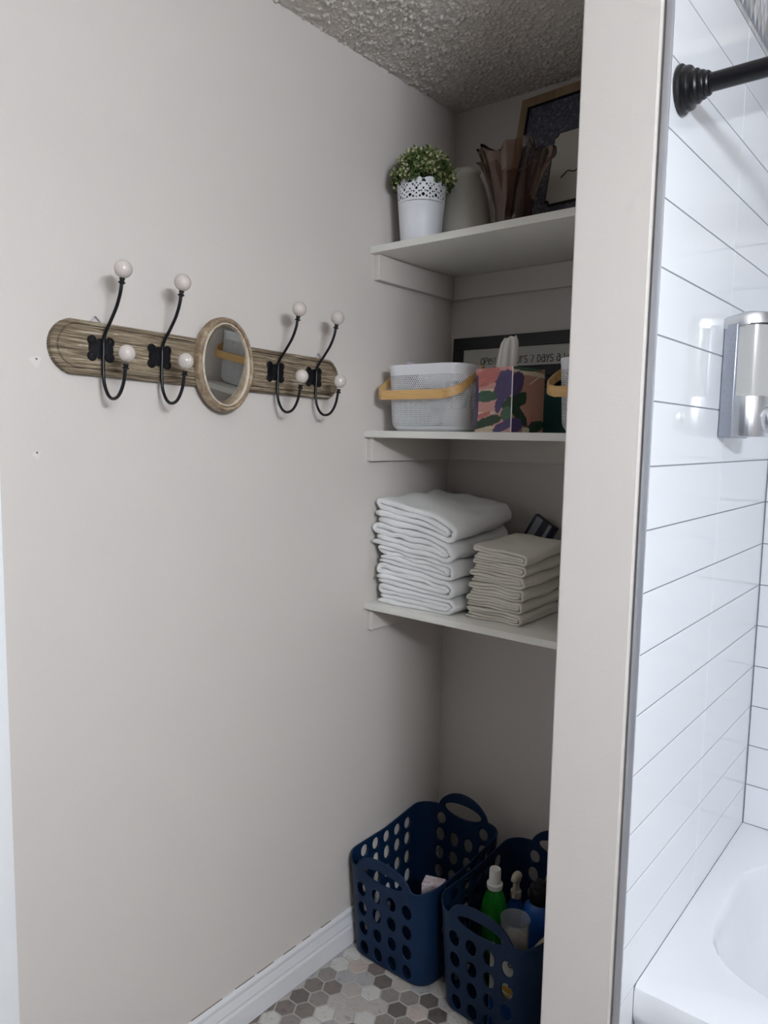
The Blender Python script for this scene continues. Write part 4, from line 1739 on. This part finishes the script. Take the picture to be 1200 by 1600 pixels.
    for L in range(4):
        for i in range(ns_):
            k = (i + 1) % ns_
            F2.append((L * ns_ + i, L * ns_ + k, (L + 1) * ns_ + k, (L + 1) * ns_ + i))
    F2.append(tuple(range(4 * ns_, 5 * ns_)))
    me2 = bpy.data.meshes.new('laundry_base')
    me2.from_pydata(V2, [], F2)
    smooth(me2, True, 60)
    # rolled rim
    pts = []
    N = 240
    for i in range(N):
        s = ltot * i / N
        pts.append(pos(s, hrim(s), 0))
    V3, F3 = [], []
    for i, p in enumerate(pts):
        t = (pts[(i + 1) % N] - pts[i - 1]).normalized()
        x, y, nx, ny = lat(ltot * i / N)
        a = Vector((nx, ny, 0))
        b = t.cross(a).normalized()
        for q in range(6):
            an = R(60 * q)
            V3.append(p + (a * math.cos(an) + b * math.sin(an)) * 0.0026)
    for i in range(N):
        for q in range(6):
            q2 = (q + 1) % 6
            i2 = (i + 1) % N
            F3.append((i * 6 + q, i * 6 + q2, i2 * 6 + q2, i2 * 6 + q))
    me3 = bpy.data.meshes.new('laundry_rim')
    me3.from_pydata([tuple(v) for v in V3], [], F3)
    smooth(me3)
    for m_ in (me, me2, me3):
        m_.materials.append(MATS['navy_plastic'])
    return me, me2, me3


LM = laundry_mesh()


def laundry(loc, rz, label):
    b = empty('laundry_basket', loc, (0, 0, rz))
    tag(b, label, 'laundry basket', 'navy laundry baskets')
    w_ = inst('wall', LM[0], b, (0, 0, 0))
    so_ = w_.modifiers.new('thick', 'SOLIDIFY')
    so_.thickness = 0.0026
    so_.offset = 0
    inst('base', LM[1], b, (0, 0, 0))
    inst('rolled_rim', LM[2], b, (0, 0, 0))
    return b


laundry((0.156, -0.288, 0.0003), R(0), 'navy plastic laundry basket with round holes standing against the baseboard')
laundry((0.474, -0.292, 0.0003), R(-3), 'navy plastic laundry basket filled with bottles beside the wall end')

# pink carton in the left basket
o = box('pink_carton', -0.03, 0.03, -0.022, 0.022, 0, 0.205, 'pink_carton', None, 0.0015)
o.location = (0.205, -0.312, 0.0052)
o.rotation_euler = (0, 0, R(20))
tag(o, 'small pink and white carton in the left laundry basket', 'box')

# green bottle
gbt = empty('cleaner_bottle', (0.396, -0.302, 0.0052))
tag(gbt, 'green liquid cleaner bottle with tall white cap in the laundry basket', 'bottle')
lathe('body', [(0.001, 0.001), (0.034, 0.0), (0.037, 0.005), (0.037, 0.10), (0.034, 0.125), (0.036, 0.15), (0.037, 0.19), (0.032, 0.225), (0.020, 0.255), (0.016, 0.262), (0.016, 0.266), (0.001, 0.267)], 'green_bottle', gbt, 40, 40)
cp = lathe('cap', [(0.02, 0.262), (0.0215, 0.268), (0.0215, 0.275), (0.016, 0.278), (0.0155, 0.312), (0.0142, 0.316), (0.012, 0.315), (0.001, 0.3145)], 'white_plastic', gbt, 32, 40)
lathe('label_band', [(0.0375, 0.03), (0.0377, 0.035), (0.0377, 0.092), (0.0373, 0.097)], 'green_label', gbt, 40, 40, cap0=False, cap1=False)

# spray bottle
sb = empty('spray_bottle', (0.4185, -0.224, 0.0052), (0, 0, R(-75)))
sb.scale = (0.9, 0.9, 0.915)
tag(sb, 'blue spray bottle with cream trigger head in the laundry basket', 'spray bottle')
lathe('body', [(0.001, 0.001), (0.034, 0), (0.037, 0.005), (0.037, 0.15), (0.03, 0.185), (0.018, 0.21), (0.014, 0.225), (0.014, 0.235), (0.001, 0.236)], 'blue_plastic', sb, 32, 40)
lathe('collar', [(0.0155, 0.226), (0.0165, 0.23), (0.0165, 0.246), (0.013, 0.25), (0.001, 0.2505)], 'cream_plastic', sb, 24, 40)
V, F = [], []
secs = [(-0.030, 0.283, 0.008, 0.007), (-0.022, 0.283, 0.0125, 0.013), (-0.005, 0.284, 0.0145, 0.018), (0.012, 0.290, 0.0125, 0.016), (0.028, 0.297, 0.0095, 0.011), (0.040, 0.300, 0.0075, 0.008), (0.042, 0.300, 0.005, 0.005)]
for (x, z, wy, wz) in secs:
    for k in range(16):
        a = 2 * PI * k / 16
        V.append((x, wy * math.cos(a), z + wz * math.sin(a)))
for L in range(len(secs) - 1):
    for k in range(16):
        k2 = (k + 1) % 16
        F.append((L * 16 + k, L * 16 + k2, (L + 1) * 16 + k2, (L + 1) * 16 + k))
F += [tuple(range(16)), tuple(range(len(V) - 16, len(V)))]
mesh('spray_head', V, F, 'cream_plastic', sb, 50)
lathe('neck', [(0.011, 0.248), (0.010, 0.272)], 'cream_plastic', sb, 20, 40)
tube('trigger', spline([(0.018, 0, 0.282), (0.026, 0, 0.27), (0.03, 0, 0.255), (0.036, 0, 0.242)], 5), 0.0045, 'cream_plastic', sb, 8)

# blue bottle with black cap
bb_ = empty('blue_bottle', (0.502, -0.245, 0.0052))
tag(bb_, 'large blue bottle with black cap in the laundry basket', 'bottle')
lathe('body', [(0.001, 0.001), (0.042, 0.0), (0.046, 0.006), (0.046, 0.20), (0.042, 0.222), (0.03, 0.238), (0.026, 0.242), (0.001, 0.243)], 'blue_plastic', bb_, 40, 40)
lathe('cap', [(0.028, 0.240), (0.03, 0.244), (0.03, 0.275), (0.027, 0.281), (0.018, 0.283), (0.014, 0.296), (0.001, 0.297)], 'black_plastic', bb_, 32, 40)

# clear tub of powder in front, cartons
ct = empty('clear_tub', (0.498, -0.372, 0.0052))
ct.scale = (0.95, 0.95, 0.96)
tag(ct, 'clear plastic tub of powder in the front of the laundry basket', 'tub')
lathe('tub_wall', [(0.034, 0.150), (0.036, 0.152), (0.0385, 0.265), (0.0398, 0.267), (0.0392, 0.269), (0.0372, 0.266), (0.0345, 0.155), (0.001, 0.153)], 'clear_plastic', ct, 40, 40)
lathe('powder', [(0.001, 0.1545), (0.0338, 0.1555), (0.0355, 0.215), (0.025, 0.224), (0.008, 0.219), (0.001, 0.221)], 'powder', ct, 36, 60)
lathe('pedestal', [(0.030, 0.0), (0.032, 0.003), (0.034, 0.1500), (0.001, 0.1502)], 'clear_plastic', ct, 32, 40)
wc = empty('printed_carton', (0.520, -0.445, 0.0055), (0, 0, R(-3)))
tag(wc, 'white carton with red and yellow print behind the basket holes', 'box')
box('carton_body', -0.047, 0.047, -0.006, 0.006, 0, 0.218, 'white_plastic', wc, 0.001)
box('print_band', -0.02, 0.04, -0.0066, -0.0058, 0.118, 0.130, 'yellow_ink', wc)
box('print_band', -0.032, 0.012, -0.0066, -0.0058, 0.104, 0.112, 'yellow_ink', wc)
box('print_patch', -0.030, -0.014, -0.0068, -0.0058, 0.132, 0.150, 'red_ink', wc)
box('print_patch', 0.008, 0.03, -0.0068, -0.0058, 0.134, 0.148, 'red_ink', wc)
box('print_panel', -0.045, 0.045, -0.0067, -0.0058, 0.004, 0.098, 'blue_plastic', wc)
v, f = lathe_data([(0.0062, -0.0004), (0.0062, 0.0004), (0.0045, 0.0004), (0.0045, -0.0004)], 18, False, False)
mesh('print_ring', [(p[0] + 0.012, -0.0066 + p[2], p[1] + 0.192) for p in v], f, 'ink', wc)
o = prism('paper_bag', [(-0.033, 0), (0.028, 0), (0.030, 0.22), (0.012, 0.25), (-0.033, 0.185)], -0.03, 0.03, 'y', 'kraft', None, 0.003, 40)
o.location = (0.572, -0.345, 0.0056)
tag(o, 'beige paper bag at the right end of the bottle basket', 'bag')
